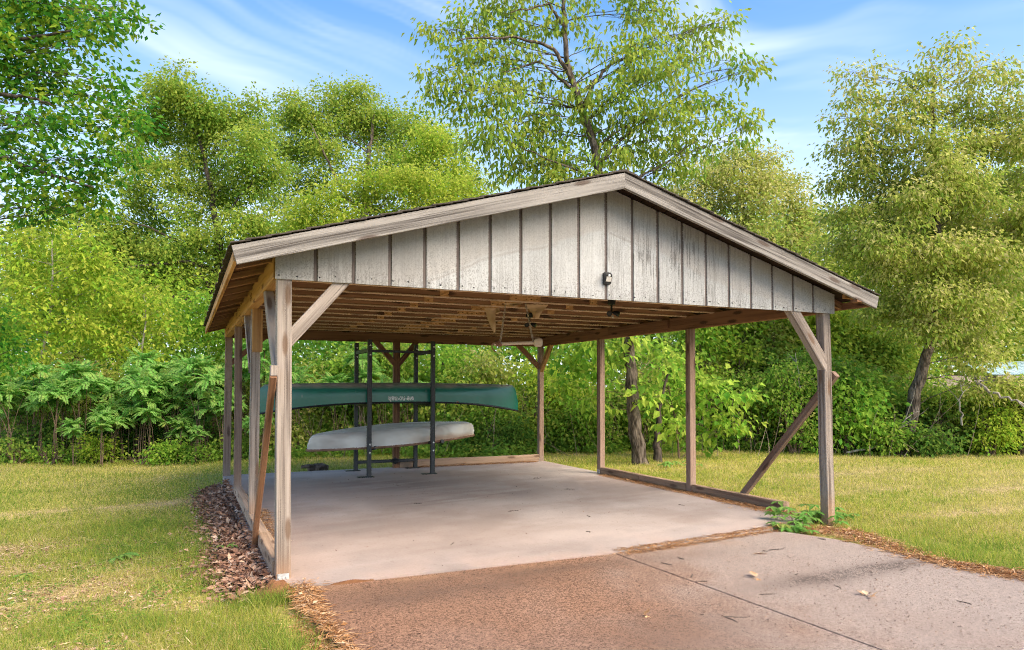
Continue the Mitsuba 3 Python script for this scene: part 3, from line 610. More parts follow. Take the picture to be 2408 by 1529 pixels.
tree('cherry_tree', 'tall airy tree with drooping leaves rising above the carport ridge', 'tree', [(1508, 1103, 14.9), (1490, 980, 14.8), (1482, 860, 14.7), (1455, 650, 14.6), (1408, 400, 14.5), (1370, 260, 14.5), (1330, 130, 14.5), (1326, 0, 14.5), (1318, -180, 14.5)], .17,
     [(1100, 60, 55), (1050, 110, 30), (1015, 75, 16), (1170, 40, 60), (1240, 60, 50), (1110, 140, 55), (1060, 200, 45), (1020, 230, 30), (1000, 180, 22), (1180, 150, 50), (1130, 220, 50), (1080, 260, 30), (1200, 240, 55), (1265, 190, 40), (1290, 250, 55), (1160, 300, 50),
      (1120, 340, 40), (1220, 330, 55), (1290, 330, 60), (1190, 390, 50), (1260, 400, 55), (1330, 390, 60), (1400, 320, 55), (1380, 240, 45), (1440, 230, 55), (1480, 160, 55), (1420, 110, 35), (1530, 100, 55), (1500, 40, 45), (1560, 30, 40), (1600, 80, 45), (1660, 60, 32), (1710, 50, 22),
      (1540, 190, 60), (1600, 150, 45), (1680, 120, 40), (1730, 160, 26), (1770, 160, 18), (1490, 280, 60), (1560, 270, 55), (1630, 230, 42), (1700, 230, 32), (1660, 290, 40), (1740, 270, 22), (1590, 330, 55), (1500, 360, 55), (1440, 380, 50), (1670, 340, 35), (1740, 330, 20), (1770, 290, 14), (1240, 130, 35), (1330, 60, 45), (1380, -20, 50), (1260, -30, 60), (1160, -40, 60), (1500, -40, 60),
      (1560, 400, 50), (1620, 380, 40), (1350, 180, 30), (1300, 430, 50), (1400, 420, 45)],
     14.5, PAL_MID, .115, cov=1.3, seed=8, wr=.27, droop=.9, up=.3, n=12, cl=.17, bark='m_bark', tone=(.3, 1.0), twigs=6, sag=.3,
     limbs=(([(1345, 190, 14.5), (1300, 110, 14.2), (1200, 85, 14), (1080, 95, 13.8)], .05), ([(1350, 210, 14.5), (1270, 145, 14.3), (1180, 170, 14.2)], .035), ([(1370, 260, 14.5), (1400, 190, 14.7), (1440, 150, 14.9), (1530, 110, 15)], .05), ([(1326, 60, 14.5), (1290, 10, 14.3), (1200, 30, 14)], .04), ([(1400, 400, 14.5), (1460, 330, 14.6), (1560, 250, 14.8), (1690, 180, 15)], .04), ([(1420, 450, 14.5), (1540, 400, 14.4), (1640, 330, 14.3)], .03), ([(1410, 420, 14.5), (1300, 380, 14.3), (1190, 330, 14.1)], .03)))
tree('tree_stump_twin', 'short dark second stem standing close behind the trunk beside the carport', 'tree', [(1548, 1104, 15.3), (1545, 1050, 15.4), (1550, 960, 15.5), (1570, 880, 15.5)], .13,
     [(1575, 880, 40), (1560, 940, 30)], 15.5, PAL_BRIGHT, .14, cov=1.2, seed=9, n=8, cl=.18, twigs=3, bark='m_bark_dark')
tree('golden_tree', 'dense rounded golden green tree right of the roof peak', 'tree', [(1740, 1040, 27), (1740, 700, 27), (1745, 520, 27), (1745, 400, 27)], .25,
     [(1740, 375, 40), (1690, 395, 42), (1790, 385, 42), (1640, 420, 45), (1720, 430, 50), (1800, 430, 50), (1850, 430, 40), (1600, 460, 45), (1680, 490, 60), (1780, 490, 60), (1870, 480, 48), (1900, 530, 40), (1600, 530, 60), (1740, 560, 70), (1850, 560, 60), (1910, 590, 45), (1560, 470, 40)],
     27, PAL_GOLD, .135, cov=2.7, seed=10, up=.5, n=12, cl=.30, tone=(.3, 1.0), twigs=4, hole=.33)
tree('leaning_tree', 'large sunlit tree with a leaning mottled trunk filling the right side', 'tree', [(2120, 1090, 17), (2160, 900, 17), (2185, 820, 17), (2205, 650, 17), (2200, 450, 17), (2195, 300, 17), (2192, 170, 17)], .17,
     [(2190, 130, 22), (2190, 185, 28), (2240, 120, 16), (2245, 95, 8), (2150, 190, 26), (2270, 140, 20), (2290, 190, 34), (2350, 165, 26), (2395, 190, 30), (2120, 235, 30), (2060, 150, 14), (2030, 190, 24), (1985, 175, 14), (2000, 235, 26), (2060, 230, 26), (1965, 280, 22), (2030, 290, 34), (2100, 300, 40), (2180, 260, 45), (2260, 260, 50), (2350, 260, 50), (2010, 350, 40), (1965, 350, 24),
      (2090, 370, 50), (2180, 350, 60), (2280, 350, 60), (2380, 340, 60), (2000, 420, 45), (1960, 430, 25), (2080, 450, 60), (2180, 450, 65), (2290, 450, 65), (2390, 440, 60), (1990, 500, 45), (2080, 540, 65), (2190, 550, 70), (2300, 550, 70), (2400, 540, 60), (2000, 580, 50), (2090, 640, 60), (2200, 650, 60), (2310, 650, 55), (2400, 660, 35), (2130, 720, 50), (2230, 740, 50), (2320, 740, 50), (2060, 720, 50), (2280, 810, 35), (2240, 800, 40), (2460, 300, 90), (2470, 520, 100), (2210, 600, 60, -1.0), (2195, 690, 55, -1.0), (2215, 770, 40, -.9), (2150, 770, 40, -.6), (2260, 690, 50, -1), (2080, 560, 60, -1), (2140, 480, 60, -1), (2330, 600, 70, -1), (2230, 420, 60, -1), (2330, 838, 30, -.6), (2285, 855, 26, -.6), (2370, 905, 34, -.4), (2310, 920, 30, -.4), (2408, 915, 34, -.5)],
     17, PAL_GOLD, .105, cov=2.6, seed=11, wr=.28, droop=.6, up=.4, n=12, cl=.2, bark='m_bark', tone=(.1, .9), twigs=4, sag=.2)
tree('broad_gold_tree', 'broad golden green tree standing behind the leaning trunk on the right', 'tree', [(2320, 1050, 24), (2320, 800, 24), (2310, 560, 24), (2310, 420, 24)], .2,
     [(2060, 540, 60), (2150, 500, 70), (2250, 470, 70), (2350, 450, 70), (2440, 440, 70), (2030, 640, 70), (2130, 620, 80), (2240, 590, 80), (2350, 570, 80), (2450, 560, 80), (2060, 740, 70), (2170, 730, 80), (2280, 710, 80), (2390, 690, 80), (2450, 780, 80), (2000, 760, 60), (2300, 800, 60)],
     24, PAL_YEL, .145, cov=2.6, seed=31, up=.45, n=14, cl=.28, tone=(.2, .95), twigs=4, hole=.40, droop=.45)
tree('green_oak', 'mid green tree behind the yellow maples at the left', 'tree', [(180, 1050, 25), (180, 800, 25), (185, 620, 25), (185, 520, 25)], .18,
     [(180, 520, 60), (110, 560, 60), (250, 560, 55), (60, 640, 60), (170, 640, 70), (280, 650, 65), (120, 740, 70), (240, 750, 70), (350, 730, 60), (30, 740, 60), (20, 560, 40)],
     25, PAL_MID, .15, cov=2.4, seed=32, up=.45, n=14, cl=.28, tone=(.2, .9), twigs=4, hole=.40)
for i, (lab, tr, lobes, seed, pal, L, dep) in enumerate([
    ('slender yellow green maple at the left edge with two thin pale trunks', [(60, 1050, 19), (95, 850, 19), (115, 760, 19), (125, 640, 19), (120, 540, 19)],
     [(60, 560, 40), (120, 540, 45), (30, 610, 40), (170, 570, 45), (100, 620, 55), (190, 640, 50), (40, 680, 50), (140, 700, 55), (230, 600, 45), (80, 760, 50), (180, 760, 50), (250, 680, 45), (20, 760, 40), (120, 830, 40)], 21, PAL_YEL, .14, 19),
    ('young maple with tiered yellow leaves in the middle of the left trees', [(330, 1050, 20), (328, 860, 20), (340, 780, 20), (345, 700, 20)],
     [(340, 690, 40), (300, 730, 42), (380, 730, 40), (260, 760, 42), (330, 780, 45), (400, 790, 35), (280, 820, 42), (350, 850, 42), (230, 820, 40)], 22, PAL_YEL, .13, 20),
    ('small dense yellow green tree under the dark limbs behind the left posts', [(560, 1050, 22), (560, 850, 22), (565, 780, 22)],
     [(500, 790, 45), (560, 760, 45), (620, 780, 45), (450, 760, 40), (520, 840, 50), (600, 850, 50), (660, 830, 45), (420, 720, 40), (480, 720, 40)], 23, PAL_BRIGHT, .15, 22),
    ('dark leafy sapling at the left edge of the picture', [(-20, 1060, 13.5), (-10, 900, 13.5), (0, 800, 13.5)],
     [(5, 740, 30), (30, 770, 32), (0, 800, 40), (40, 820, 30), (20, 850, 30), (-40, 780, 60)], 24, PAL_OAK, .10, 13.5)]):
    tree(['maple_tree', 'young_maple', 'small_tree', 'dark_sapling'][i], lab, 'tree', tr, .07, lobes, dep, pal, L, cov=2.0, seed=seed, up=.6, n=12, cl=.22, tone=(.2, .9), twigs=4, bark='m_bark_pale' if i < 2 else 'm_bark', droop=.4, sides=6)
tree('broadleaf_sapling', 'sapling with large bright heart shaped leaves round the trunk beside the carport', 'tree', [(1600, 1105, 15.9), (1590, 1000, 15.9), (1570, 900, 15.9), (1560, 820, 15.9)], .03,
     [(1340, 850, 45), (1380, 820, 45), (1440, 830, 42), (1500, 815, 40), (1560, 830, 45), (1340, 910, 45), (1410, 890, 40), (1590, 870, 45), (1650, 900, 48), (1700, 930, 40), (1620, 960, 50), (1690, 980, 40), (1560, 960, 40), (1740, 1000, 25), (1420, 960, 40), (1580, 1010, 40), (1660, 1020, 35), (1480, 800, 32, -1.4), (1530, 925, 26, -1.4), (1590, 990, 28, -1.4), (1440, 845, 28, -1.4), (1560, 860, 30, -1.4), (1400, 800, 35, -1.2), (1760, 930, 15)],
     15.9, PAL_BRIGHT, .165, cov=1.8, seed=25, wr=.40, droop=.55, up=.55, n=7, cl=.17, tone=(.2, 1.0), twigs=5, bark='m_twig', sag=.2)

# the wood behind, a mass of leaves nobody could count
def mass(rects, dep, dd, L, cov, pal, seed, tone=(.1, .8), n=14, cl=.5, wr=.3, up=.5):
    r = np.random.default_rng(seed); out = []
    for x0, x1, y0, y1 in rects:
        area = (x1 - x0) * (y1 - y0) * (dep / FPX) ** 2
        k = int(cov * area / (L * L * wr) / n)
        pts = np.array([at(r.uniform(x0, x1), r.uniform(y0, y1), dep + r.uniform(-dd, dd)) for _ in range(k)])
        pts = pts[meshkit.fbm(pts * .55, 2, seed) > .40]
        t = np.clip(tone[0] + (tone[1] - tone[0]) * (meshkit.fbm(pts * .4, 3, seed + 1) * 1.6 - .3), 0, 1)
        out.append(leaf_cloud(pts, n, np.array([1, 1, .6]) * cl, L, wr, .4, up, pal, t, r))
    return joinc(out)
v, f, c = joinc([mass([(-100, 700, 560, 1060), (680, 1500, 540, 1060), (1400, 2600, 500, 1060)], 32, 2.5, .24, 4.5, PAL_MID, 41),
                 mass([(-300, 2700, 640, 1060)], 42, 3, .38, 2.2, PAL_MID, 43, (.0, .6), cl=.8),
                 mass([(1560, 2600, 500, 960)], 23, 2, .17, 2.4, PAL_GOLD, 45, (.1, .8)),
                 mass([(-100, 640, 640, 960)], 24, 1.6, .17, 2.0, PAL_YEL, 46, (.0, .7)), mass([(640, 1500, 640, 960)], 23, 1.6, .16, 2.2, PAL_BRIGHT, 47, (.0, .7))])
put('woodland', (v, f), 'm_leaf', color=c, kind='stuff', label='far mass of green leaves closing the view behind the nearer trees', cat='woodland')

# ------------------------------------------------------------------ feathery saplings (sumac) along the left wood edge
def sumac_mesh(seed, h, spread, nf=20):
    r = np.random.default_rng(seed); V, F, C = [], [], []; n = 0; stems = []
    heads = [np.array([0, 0, h * r.uniform(.9, 1)])] + [np.array([r.uniform(-.5, .5), r.uniform(-.4, .4), h * r.uniform(.68, .97)]) for _ in range(4)]
    for hd in heads:
        foot = np.array([r.uniform(-.08, .08), r.uniform(-.08, .08), 0]) if hd is not heads[0] else np.zeros(3)
        stems.append(tube(bez(foot, foot + np.array([0, 0, h * .6]) + r.normal(0, .06, 3), hd, 6), np.linspace(.014, .007, 6), 5))
        for k in range(nf):
            az = k * 2.4 + r.uniform(-.3, .3); el = r.uniform(.0, 1.1)
            l = spread * r.uniform(.75, 1.15)
            out = np.array([math.cos(az), math.sin(az), 0])
            e = hd + out * l * (1 - .25 * el) + np.array([0, 0, l * (el * .9 - .36)])
            m = hd + out * l * .5 + np.array([0, 0, l * (.25 + el * .25)])
            q = bez(hd, m, e, 22)
            stems.append(tube(q[::7], np.linspace(.005, .002, 4), 3))
            t = unit(np.gradient(q, axis=0)); s = unit(np.cross(t, [0, 0, 1])); nn = np.cross(s, t)
            tone = np.clip(r.normal(.4, .2), 0, 1)
            for j in range(2, 22):
                ll = .095 * spread / .5 * (1 - ((j - 10) / 16) ** 2) * r.uniform(.85, 1.15)
                for sg in (-1, 1):
                    d = unit(s[j] * sg + t[j] * .5 - np.array([0, 0, .15]) + r.normal(0, .12, 3)); sd = unit(np.cross(d, nn[j]))
                    w = ll * .23
                    P = [q[j], q[j] + d * ll * .5 + sd * w, q[j] + d * ll - np.array([0, 0, ll * .12]), q[j] + d * ll * .5 - sd * w]
                    V += P; F += [[n, n + 1, n + 2], [n, n + 2, n + 3]]; n += 4
                    tt = np.clip(tone + r.normal(0, .15), 0, .99) * 3; a = int(tt)
                    col = (np.array(PAL_SUMAC[a]) * (1 - tt + a) + np.array(PAL_SUMAC[a + 1]) * (tt - a)) * r.uniform(.85, 1.15)
                    C += [col] * 4
    return (np.array(V), np.array(F)), np.array(C), join(stems)
SUM = []
for i in range(5):
    h = [1.9, 2.1, 1.7, 2.3, 1.5][i]
    lv, lc, st = sumac_mesh(60 + i, h, [.55, .6, .5, .58, .45][i])
    SUM.append((mikit.ply(lv, 'm_leaf', color=lc), mikit.ply(st, 'm_twig', smooth=True), h))
def copy_to(name, parts, M, label, cat, group):
    key = thing(name, label, cat, group)
    for pn, d in parts:
        scene[numbered(pn, key)] = {**d, 'to_world': M}
    return key
r = np.random.default_rng(77)
for x, d, s, tilt in [(20, 16.2, 1.0, 0), (75, 16.8, 1.05, 0), (130, 16.0, .95, 0), (190, 16.6, 1.1, 0), (215, 17.6, 1.1, 0), (262, 16.2, 1.05, 0), (300, 17.2, 1.08, 0), (335, 16.4, 1.05, 0), (372, 17.8, 1.12, 0), (405, 16.6, 1.15, 0), (440, 17.4, 1.08, 0), (470, 16.3, 1.0, 0), (505, 17.2, 1.15, 0),
                       (535, 16.5, .95, 0), (345, 18.6, 1.12, 0), (420, 18.8, 1.25, 0), (480, 19.0, 1.15, 0), (575, 18.6, 1.2, 0), (620, 17.6, 1.3, 0), (700, 17.0, 1.2, 0), (745, 18.2, 1.3, 0), (790, 17.0, .95, 0), (845, 17.6, 1.05, 0), (900, 17.2, .9, 0), (-30, 16.5, 1.0, 0), (160, 17.8, 1.15, 0), (50, 17.6, 1.1, 0), (960, 17.6, .95, 0), (95, 16.3, .75, 0), (150, 16.9, .8, 0), (235, 16.9, .8, 0), (285, 16.5, .75, 0), (320, 16.9, .95, 0), (355, 16.2, .7, 0), (390, 17.2, 1.05, 0), (425, 16.2, .75, 0), (455, 16.9, .95, 0), (490, 16.7, .9, 0), (520, 16.2, .75, 0), (0, 17.2, 1.1, 0), (105, 17.6, 1.1, 0), (660, 16.8, .95, 0), (615, 16.4, .7, 0)]:
    p = at(x, 1000, d); k = int(r.integers(0, 5)); z = float(gz(p[0], p[1]))
    M = T().translate([p[0], p[1], z - .02]).rotate([0, 0, 1], float(r.uniform(0, 360))).scale([s * float(r.uniform(.72, .85)), s * float(r.uniform(.72, .85)), s * float(r.uniform(.82, .98))])
    if True: copy_to('feathery_sapling', (('leaves', SUM[k][0]), ('stems', SUM[k][1])), M, *(lambda sz, zn: (sz + ' sapling with feathery compound leaves ' + zn, 'sapling', sz + ' feathery saplings ' + zn))('tall' if s > 1.06 else 'short' if s < .85 else 'middling',
        'at the left end of the wood edge' if x < 170 else 'in the middle of the left wood edge' if x < 340 else 'just left of the carport posts' if x < 540 else 'behind the left posts and the canoes'))
for x, d, s in [(175, 15.6, .42), (240, 15.5, .5), (600, 15.8, .4), (460, 15.7, .35)]:
    p = at(x, 1000, d); M = T().translate([p[0], p[1], float(gz(p[0], p[1])) - .02]).rotate([0, 0, 1], x * 1.7).scale(s)
    copy_to('low_feathery_seedling', (('leaves', SUM[3][0]), ('stems', SUM[3][1])), M, 'knee high feathery seedling in front of the left saplings', 'seedling', 'low seedlings before the left saplings')

# ------------------------------------------------------------------ shrubs of the thickets
def shrub(label, x, dep, w, top, pal, L, seed, cov=2.4, wr=.32, tone=(.2, .9), name='thicket_shrub', group=None, cat='shrub', n=10, up=.45, droop=.4, base=None, bark='m_twig', hole=.40, twigs=8):
    r = np.random.default_rng(seed)
    key = thing(name, label, cat, group)
    foot = at(x, 1000, dep); foot[2] = float(gz(foot[0], foot[1]))
    R = w * dep / FPX; h = CAM[2] + (913 - top) * dep / FPX - foot[2]
    fw = np.array([FW[0], FW[1], 0]) / np.hypot(FW[0], FW[1]); rt = np.array([RT[0], RT[1], 0])
    leaves, wd = [], []
    for i in range(9):
        a = r.uniform(-1, 1); b = r.uniform(-.6, .6); zz = r.uniform(.25, .8) * h if i else .7 * h
        rr = R * r.uniform(.26, .55); rz = min(rr, h * .3)
        c = foot + rt * a * R * .7 + fw * b * R * .7 + np.array([0, 0, min(zz, h - rz)])
        k = max(8, int(cov * math.pi * rr * rz / (L * L * wr) / n * 1.2))
        q = lobe_points(c, (rr, rr, rz), k, r, hole, 1.8)
        if not len(q): continue
        t = np.clip(tone[0] + (tone[1] - tone[0]) * (.5 + .3 * (q[:, 2] - c[2]) / rz + r.normal(0, .25, len(q))), 0, 1)
        leaves.append(leaf_cloud(q, n, np.array([1, 1, .8]) * L * 2.1, L * 1.12, wr, droop, up, pal, t, r))
        p, pr = limb(foot + rt * a * R * .15, c, .025, .008, r, 6, 5, .05); wd.append(tube(p, pr, 5))
        for e in q[:twigs]:
            p2, pr2 = limb(p[3], e, .008, .003, r, 5, 3); wd.append(tube(p2, pr2, 3))
    put('stems', join(wd), bark, key, smooth=True)
    v, f, c = joinc(leaves); put('leaves', (v, f), 'm_leaf', key, color=c)
    return key
SH = 'shrubs of the thicket behind the lawn'
ls = lambda a: a
rows = [  # x, depth, half width, top y, palette, leaf, label
    (1050, 18.0, 80, 850, PAL_MID, .11), (1120, 17.6, 70, 900, PAL_VINE, .10), (1180, 18.6, 90, 820, PAL_GOLD, .11), (1240, 17.8, 75, 880, PAL_MID, .10), (1300, 18.6, 90, 830, PAL_YEL, .11), (1360, 17.8, 75, 920, PAL_VINE, .10),
    (1450, 18.4, 90, 870, PAL_MID, .11), (1540, 18.2, 85, 900, PAL_VINE, .10), (1600, 19.0, 100, 800, PAL_GOLD, .12), (1690, 19.0, 110, 660, PAL_YEL, .12), (1640, 18.6, 80, 720, PAL_BRIGHT, .12), (1780, 20.0, 130, 620, PAL_GOLD, .12), (1900, 20.4, 130, 600, PAL_YEL, .12), (2010, 20.0, 120, 620, PAL_MID, .12), (2110, 16.9, 60, 990, PAL_VINE, .09), (2185, 16.6, 50, 1010, PAL_DARK, .09), (1990, 17.2, 70, 880, PAL_BRIGHT, .13), (1870, 17.3, 80, 830, PAL_VINE, .09), (2400, 17.0, 70, 890, PAL_GOLD, .09), (2470, 17.0, 80, 900, PAL_MID, .09), (2330, 16.8, 45, 930, PAL_YEL, .08), (1760, 18.2, 90, 880, PAL_VINE, .10), (1800, 19.4, 110, 700, PAL_MID, .12),
    (1850, 18.2, 90, 850, PAL_VINE, .10), (1920, 19.0, 110, 760, PAL_YEL, .12), (1940, 17.8, 80, 800, PAL_VINE, .09), (2000, 18.4, 100, 850, PAL_YEL, .11), (2050, 17.8, 85, 840, PAL_VINE, .11), (2090, 19.4, 120, 740, PAL_MID, .12), (2110, 18.2, 80, 930, PAL_DARK, .10), (2190, 18.6, 95, 880, PAL_VINE, .10),
    (2240, 17.6, 80, 900, PAL_MID, .10), (2300, 18.0, 90, 930, PAL_GOLD, .10), (2330, 17.6, 75, 900, PAL_MID, .09), (2400, 17.8, 90, 950, PAL_GOLD, .10), (2420, 17.2, 70, 1000, PAL_MID, .09),
    (680, 18.4, 90, 860, PAL_GOLD, .10), (780, 19.0, 100, 800, PAL_VINE, .11), (860, 19.0, 100, 780, PAL_BRIGHT, .12), (940, 19.2, 110, 800, PAL_MID, .11), (1020, 19.4, 110, 780, PAL_BRIGHT, .12), (720, 17.6, 60, 980, PAL_MID, .10), (820, 17.4, 60, 985, PAL_VINE, .10), (1090, 17.2, 70, 980, PAL_DARK, .08),
    (1200, 17.2, 60, 990, PAL_DARK, .08), (40, 16.0, 50, 1045, PAL_MID, .08), (120, 15.9, 40, 1050, PAL_BRIGHT, .07), (225, 16.1, 40, 1030, PAL_YEL, .07), (330, 15.9, 35, 1055, PAL_MID, .08), (405, 16.0, 45, 1045, PAL_BRIGHT, .07), (480, 15.9, 35, 1055, PAL_VINE, .07), (545, 16.2, 40, 1030, PAL_MID, .08), (650, 16.8, 55, 990, PAL_GOLD, .08), (60, 18.8, 100, 850, PAL_MID, .10), (180, 19.2, 110, 830, PAL_GOLD, .11), (300, 19.6, 110, 870, PAL_MID, .10), (480, 20.4, 120, 850, PAL_DARK, .12), (580, 19.4, 90, 880, PAL_GOLD, .10), (110, 17.2, 80, 1000, PAL_DARK, .09), (260, 17.4, 90, 980, PAL_DARK, .09), (400, 17.6, 90, 990, PAL_DARK, .09), (520, 17.4, 80, 1000, PAL_DARK, .09)]
KIND = {id(PAL_MID): ('shrub with mid green leaves', 'mid green shrubs'), id(PAL_VINE): ('shrub smothered in small vine leaves', 'vine covered shrubs'), id(PAL_GOLD): ('shrub tipped with golden young leaves', 'golden tipped shrubs'),
        id(PAL_YEL): ('yellow green spreading shrub', 'yellow green shrubs'), id(PAL_BRIGHT): ('fresh bright green shrub', 'bright green shrubs'), id(PAL_DARK): ('low dark green shrub', 'low dark green shrubs')}
def zone(x):
    return 'behind the row of feathery saplings' if x < 540 else 'behind the canoe rack' if x < 1250 else 'behind the right hand posts' if x < 1900 else 'right of the near right post'
for i, (x, d, w, top, pal, L) in enumerate(rows):
    shrub(KIND[id(pal)][0] + ' in the thicket ' + zone(x), x, d, w, top, pal, L, 200 + i, group=KIND[id(pal)][1] + ' ' + zone(x))

r = np.random.default_rng(303); tg = []
for x in np.concatenate([np.arange(-40, 1250, 8), np.arange(1250, 2460, 19)]):
    d = r.uniform(16.4, 18.4); p = at(x + r.normal(0, 10), 1000, d); p[2] = float(gz(p[0], p[1])); h = r.uniform(.4, 1.7)
    e = p + np.array([r.normal(0, .35), r.normal(0, .3), h]); tg.append(tube(bez(p, (p + e) / 2 + r.normal(0, .12, 3), e, 5), np.linspace(.009, .003, 5), 3))
    if r.random() < .5: tg.append(tube(bez(e * .4 + p * .6, e * .5 + p * .5 + r.normal(0, .2, 3), e + r.normal(0, .4, 3), 5), np.linspace(.006, .002, 5), 3))
put('dead_stems', join(tg), 'm_stem', kind='stuff', label='tangle of thin dead stems along the foot of the wood', cat='stems')

# low weeds where the wood meets the lawn
r = np.random.default_rng(91); pts = []
for x in np.arange(-80, 2500, 3.0):
    d = 15.9 + 1.2 * meshkit.noise(np.array([[x * .012, 0, 0]]), 3)[0] + (1.0 if x > 1250 else 0)
    for _ in range(5):
        p = at(x, 1000, d + abs(r.normal(0, .9))); pts.append([p[0], p[1], float(gz(p[0], p[1])) + abs(r.normal(0, .10 + .16 * meshkit.noise(np.array([[x * .03, 4, 0]]), 3)[0] ** 2))])
pts = np.array(pts)
v, f, c = leaf_cloud(pts, 9, np.array([.1, .1, .05]), .085, .32, .1, .6, PAL_MID, np.clip(r.normal(.3, .25, len(pts)), 0, 1), r)
put('undergrowth', (v, f), 'm_leaf', color=c, kind='stuff', label='low green weeds along the foot of the wood behind the lawn', cat='undergrowth')
# ------------------------------------------------------------------ canoe rack
RX, RF, RR, RH = (2.17, 3.31), 6.10, 7.13, 2.36
rk = thing('canoe_rack', 'black perforated steel rack with two shelves of arms carrying the canoes', 'rack')
def channel(x, y, s):
    """one punched upright: a square post with rows of round holes, built as recessed discs' rims on its faces"""
    a = .036
    holes = []
    for z in np.arange(.12, RH - .03, .052):
        for fx, fy in ((0, -1), (1, 0)):
            c = np.array([x + fx * (a + .0006), y + fy * (a + .0006), z]); n = np.array([fx, fy, 0.0])
            u = np.array([-fy, fx, 0.0]) if fy else np.array([0, 1.0, 0])
            ang = np.arange(8) * math.pi / 4
            P = c + .012 * (np.cos(ang)[:, None] * u + np.sin(ang)[:, None] * np.array([0, 0, 1.0]))
            holes.append((np.vstack([P, c - n * .004]), np.array([[k, (k + 1) % 8, 8] for k in range(8)])))
    return board((x, y, .012), (x, y, RH), 2 * a, 2 * a, (1, 0, 0), .006), join(holes)
for y in (RF, RR):
    for x in RX:
        b, hl = channel(x, y, 1)
        u = put('upright', b, 'm_black_steel', rk)
        put('punched_holes', hl, 'm_hole', u, kind='stuff')
        put('foot_plate', board((x - .19, y, .006), (x + .08, y, .006), .010, .11, (0, 0, 1), .002), 'm_black_steel', rk)
        for z in (2.10, 2.26, .56, .42) if y == RF else (2.10, 2.27, .50):
            put('bolt', tube([(x + .004, y - .046, z), (x + .004, y - .036, z)], .014, 8, True), 'm_bolt', rk)
for x in RX:
    for z, nm in ((2.18, 'top_arm'), (1.225, 'shelf_arm'), (.545, 'shelf_arm')):
        put(nm, board((x + .001, RF + .037, z), (x + .001, RR - .037, z), .07 if z > 2 else .05, .05, (0, 0, 1), .004), 'm_black_steel', rk)
put('cross_bar', board((RX[0] + .037, RF, 2.165), (RX[1] - .037, RF, 2.165), .045, .04, (0, 0, 1), .004), 'm_black_steel', rk)
put('low_cross_bar', board((RX[0] + .037, RR, .155), (RX[1] - .037, RR, .155), .06, .05, (0, 0, 1), .01), 'm_black_steel', rk)
put('clamp_knob', join([tube([(2.86, RR - .06, .155), (2.95, RR - .06, .155)], .05, 10, True), tube([(2.9, RR - .06, .10), (2.9, RR - .06, .22)], .02, 8, True)]), 'm_black_plastic', rk)

# ------------------------------------------------------------------ canoes, upside down on the arms
def hull(L, B, h, sheer, rocker, M, rnd=.1, thick=.012, nt=73, ns=25, full=2.3, flat=.55):
    """upside-down canoe hull along x: keel up; gunwales droop towards the ends"""
    t = np.linspace(-1, 1, nt)
    V = []
    g_l, g_r = [], []
    for a in t:
        u = abs(a)
        b = B / 2 * max(1 - u ** full, 0) ** .85 + .006
        zg = -sheer * u ** 2.6
        e = max(0, (u - (1 - rnd)) / rnd)
        zk = h - rocker * u ** 2 - (h - rocker + sheer) * .62 * (1 - math.sqrt(max(0, 1 - e ** 2.4)))
        x = a * L / 2
        for k in range(ns):
            s = -1 + 2 * k / (ns - 1)
            y = b * np.sign(s) * min(1, abs(s) / flat) ** .8 if abs(s) < flat else b * np.sign(s) * (1 + .0 * s)
            q = abs(s)
            bot = max(0, (q - flat * .55) / (1 - flat * .55))
            z = zk + (zg - zk) * bot ** 1.55
            y = b * np.sign(s) * math.sin(math.pi / 2 * min(1, q / .78)) ** .75
            V.append((x, y, z))
        g_l.append(V[-ns]); g_r.append(V[-1])
    V = np.array(V, float)
    i, j = np.meshgrid(np.arange(nt - 1), np.arange(ns - 1), indexing='ij')
    q = np.stack([i * ns + j, (i + 1) * ns + j, (i + 1) * ns + j + 1, i * ns + j + 1], -1).reshape(-1, 4)
    F = np.vstack([q[:, [0, 1, 2]], q[:, [0, 2, 3]]])
    hm = trimesh.Trimesh(V, F, process=False)
    tr = lambda P: (np.asarray(P) @ M[:3, :3].T) + M[:3, 3]
    return (tr(V), F), tr(np.array(g_l)), tr(np.array(g_r))
def rotz(a, x, y, z, roll=0.0):
    c, s = math.cos(a), math.sin(a); cr, sr = math.cos(roll), math.sin(roll)
    M = np.eye(4); M[:3, :3] = np.array([[c, -s, 0], [s, c, 0], [0, 0, 1]]) @ np.array([[1, 0, 0], [0, cr, -sr], [0, sr, cr]]); M[:3, 3] = (x, y, z); return M
cg = thing('green_canoe', 'dark green canoe lying upside down on the upper arms of the rack', 'canoe')
M = rotz(0.0, 2.80, 6.61, 1.268)
hm, gl, gr_ = hull(4.86, .86, .355, .19, .035, M, rnd=.085)
put('hull', hm, 'm_canoe_green', cg, smooth=True)
for g in (gl, gr_): put('gunwale', tube(g + np.array([0, 0, .004]), .016, 8, True), 'm_black_plastic', cg, smooth=40)
for x in (-.9, .0, .95):
    b = .86 / 2 * max(1 - (abs(x) / 2.43) ** 2.3, 0) ** .85
    put('thwart' if x != .95 else 'seat', board((2.8 + x, 6.61 - b, 1.275), (2.8 + x, 6.61 + b, 1.275), .05 if x != .95 else .2, .02, (1, 0, 0)), 'm_gunwale', cg)
tx = meshkit.text_mesh('we·no·nah', .083, .002, bold=True)
v = np.array(tx.vertices); v[:, 0] -= v[:, 0].min(); w_ = v[:, 0].max()
v[:, 0] *= .46 / w_; v[:, 1] *= 1.0
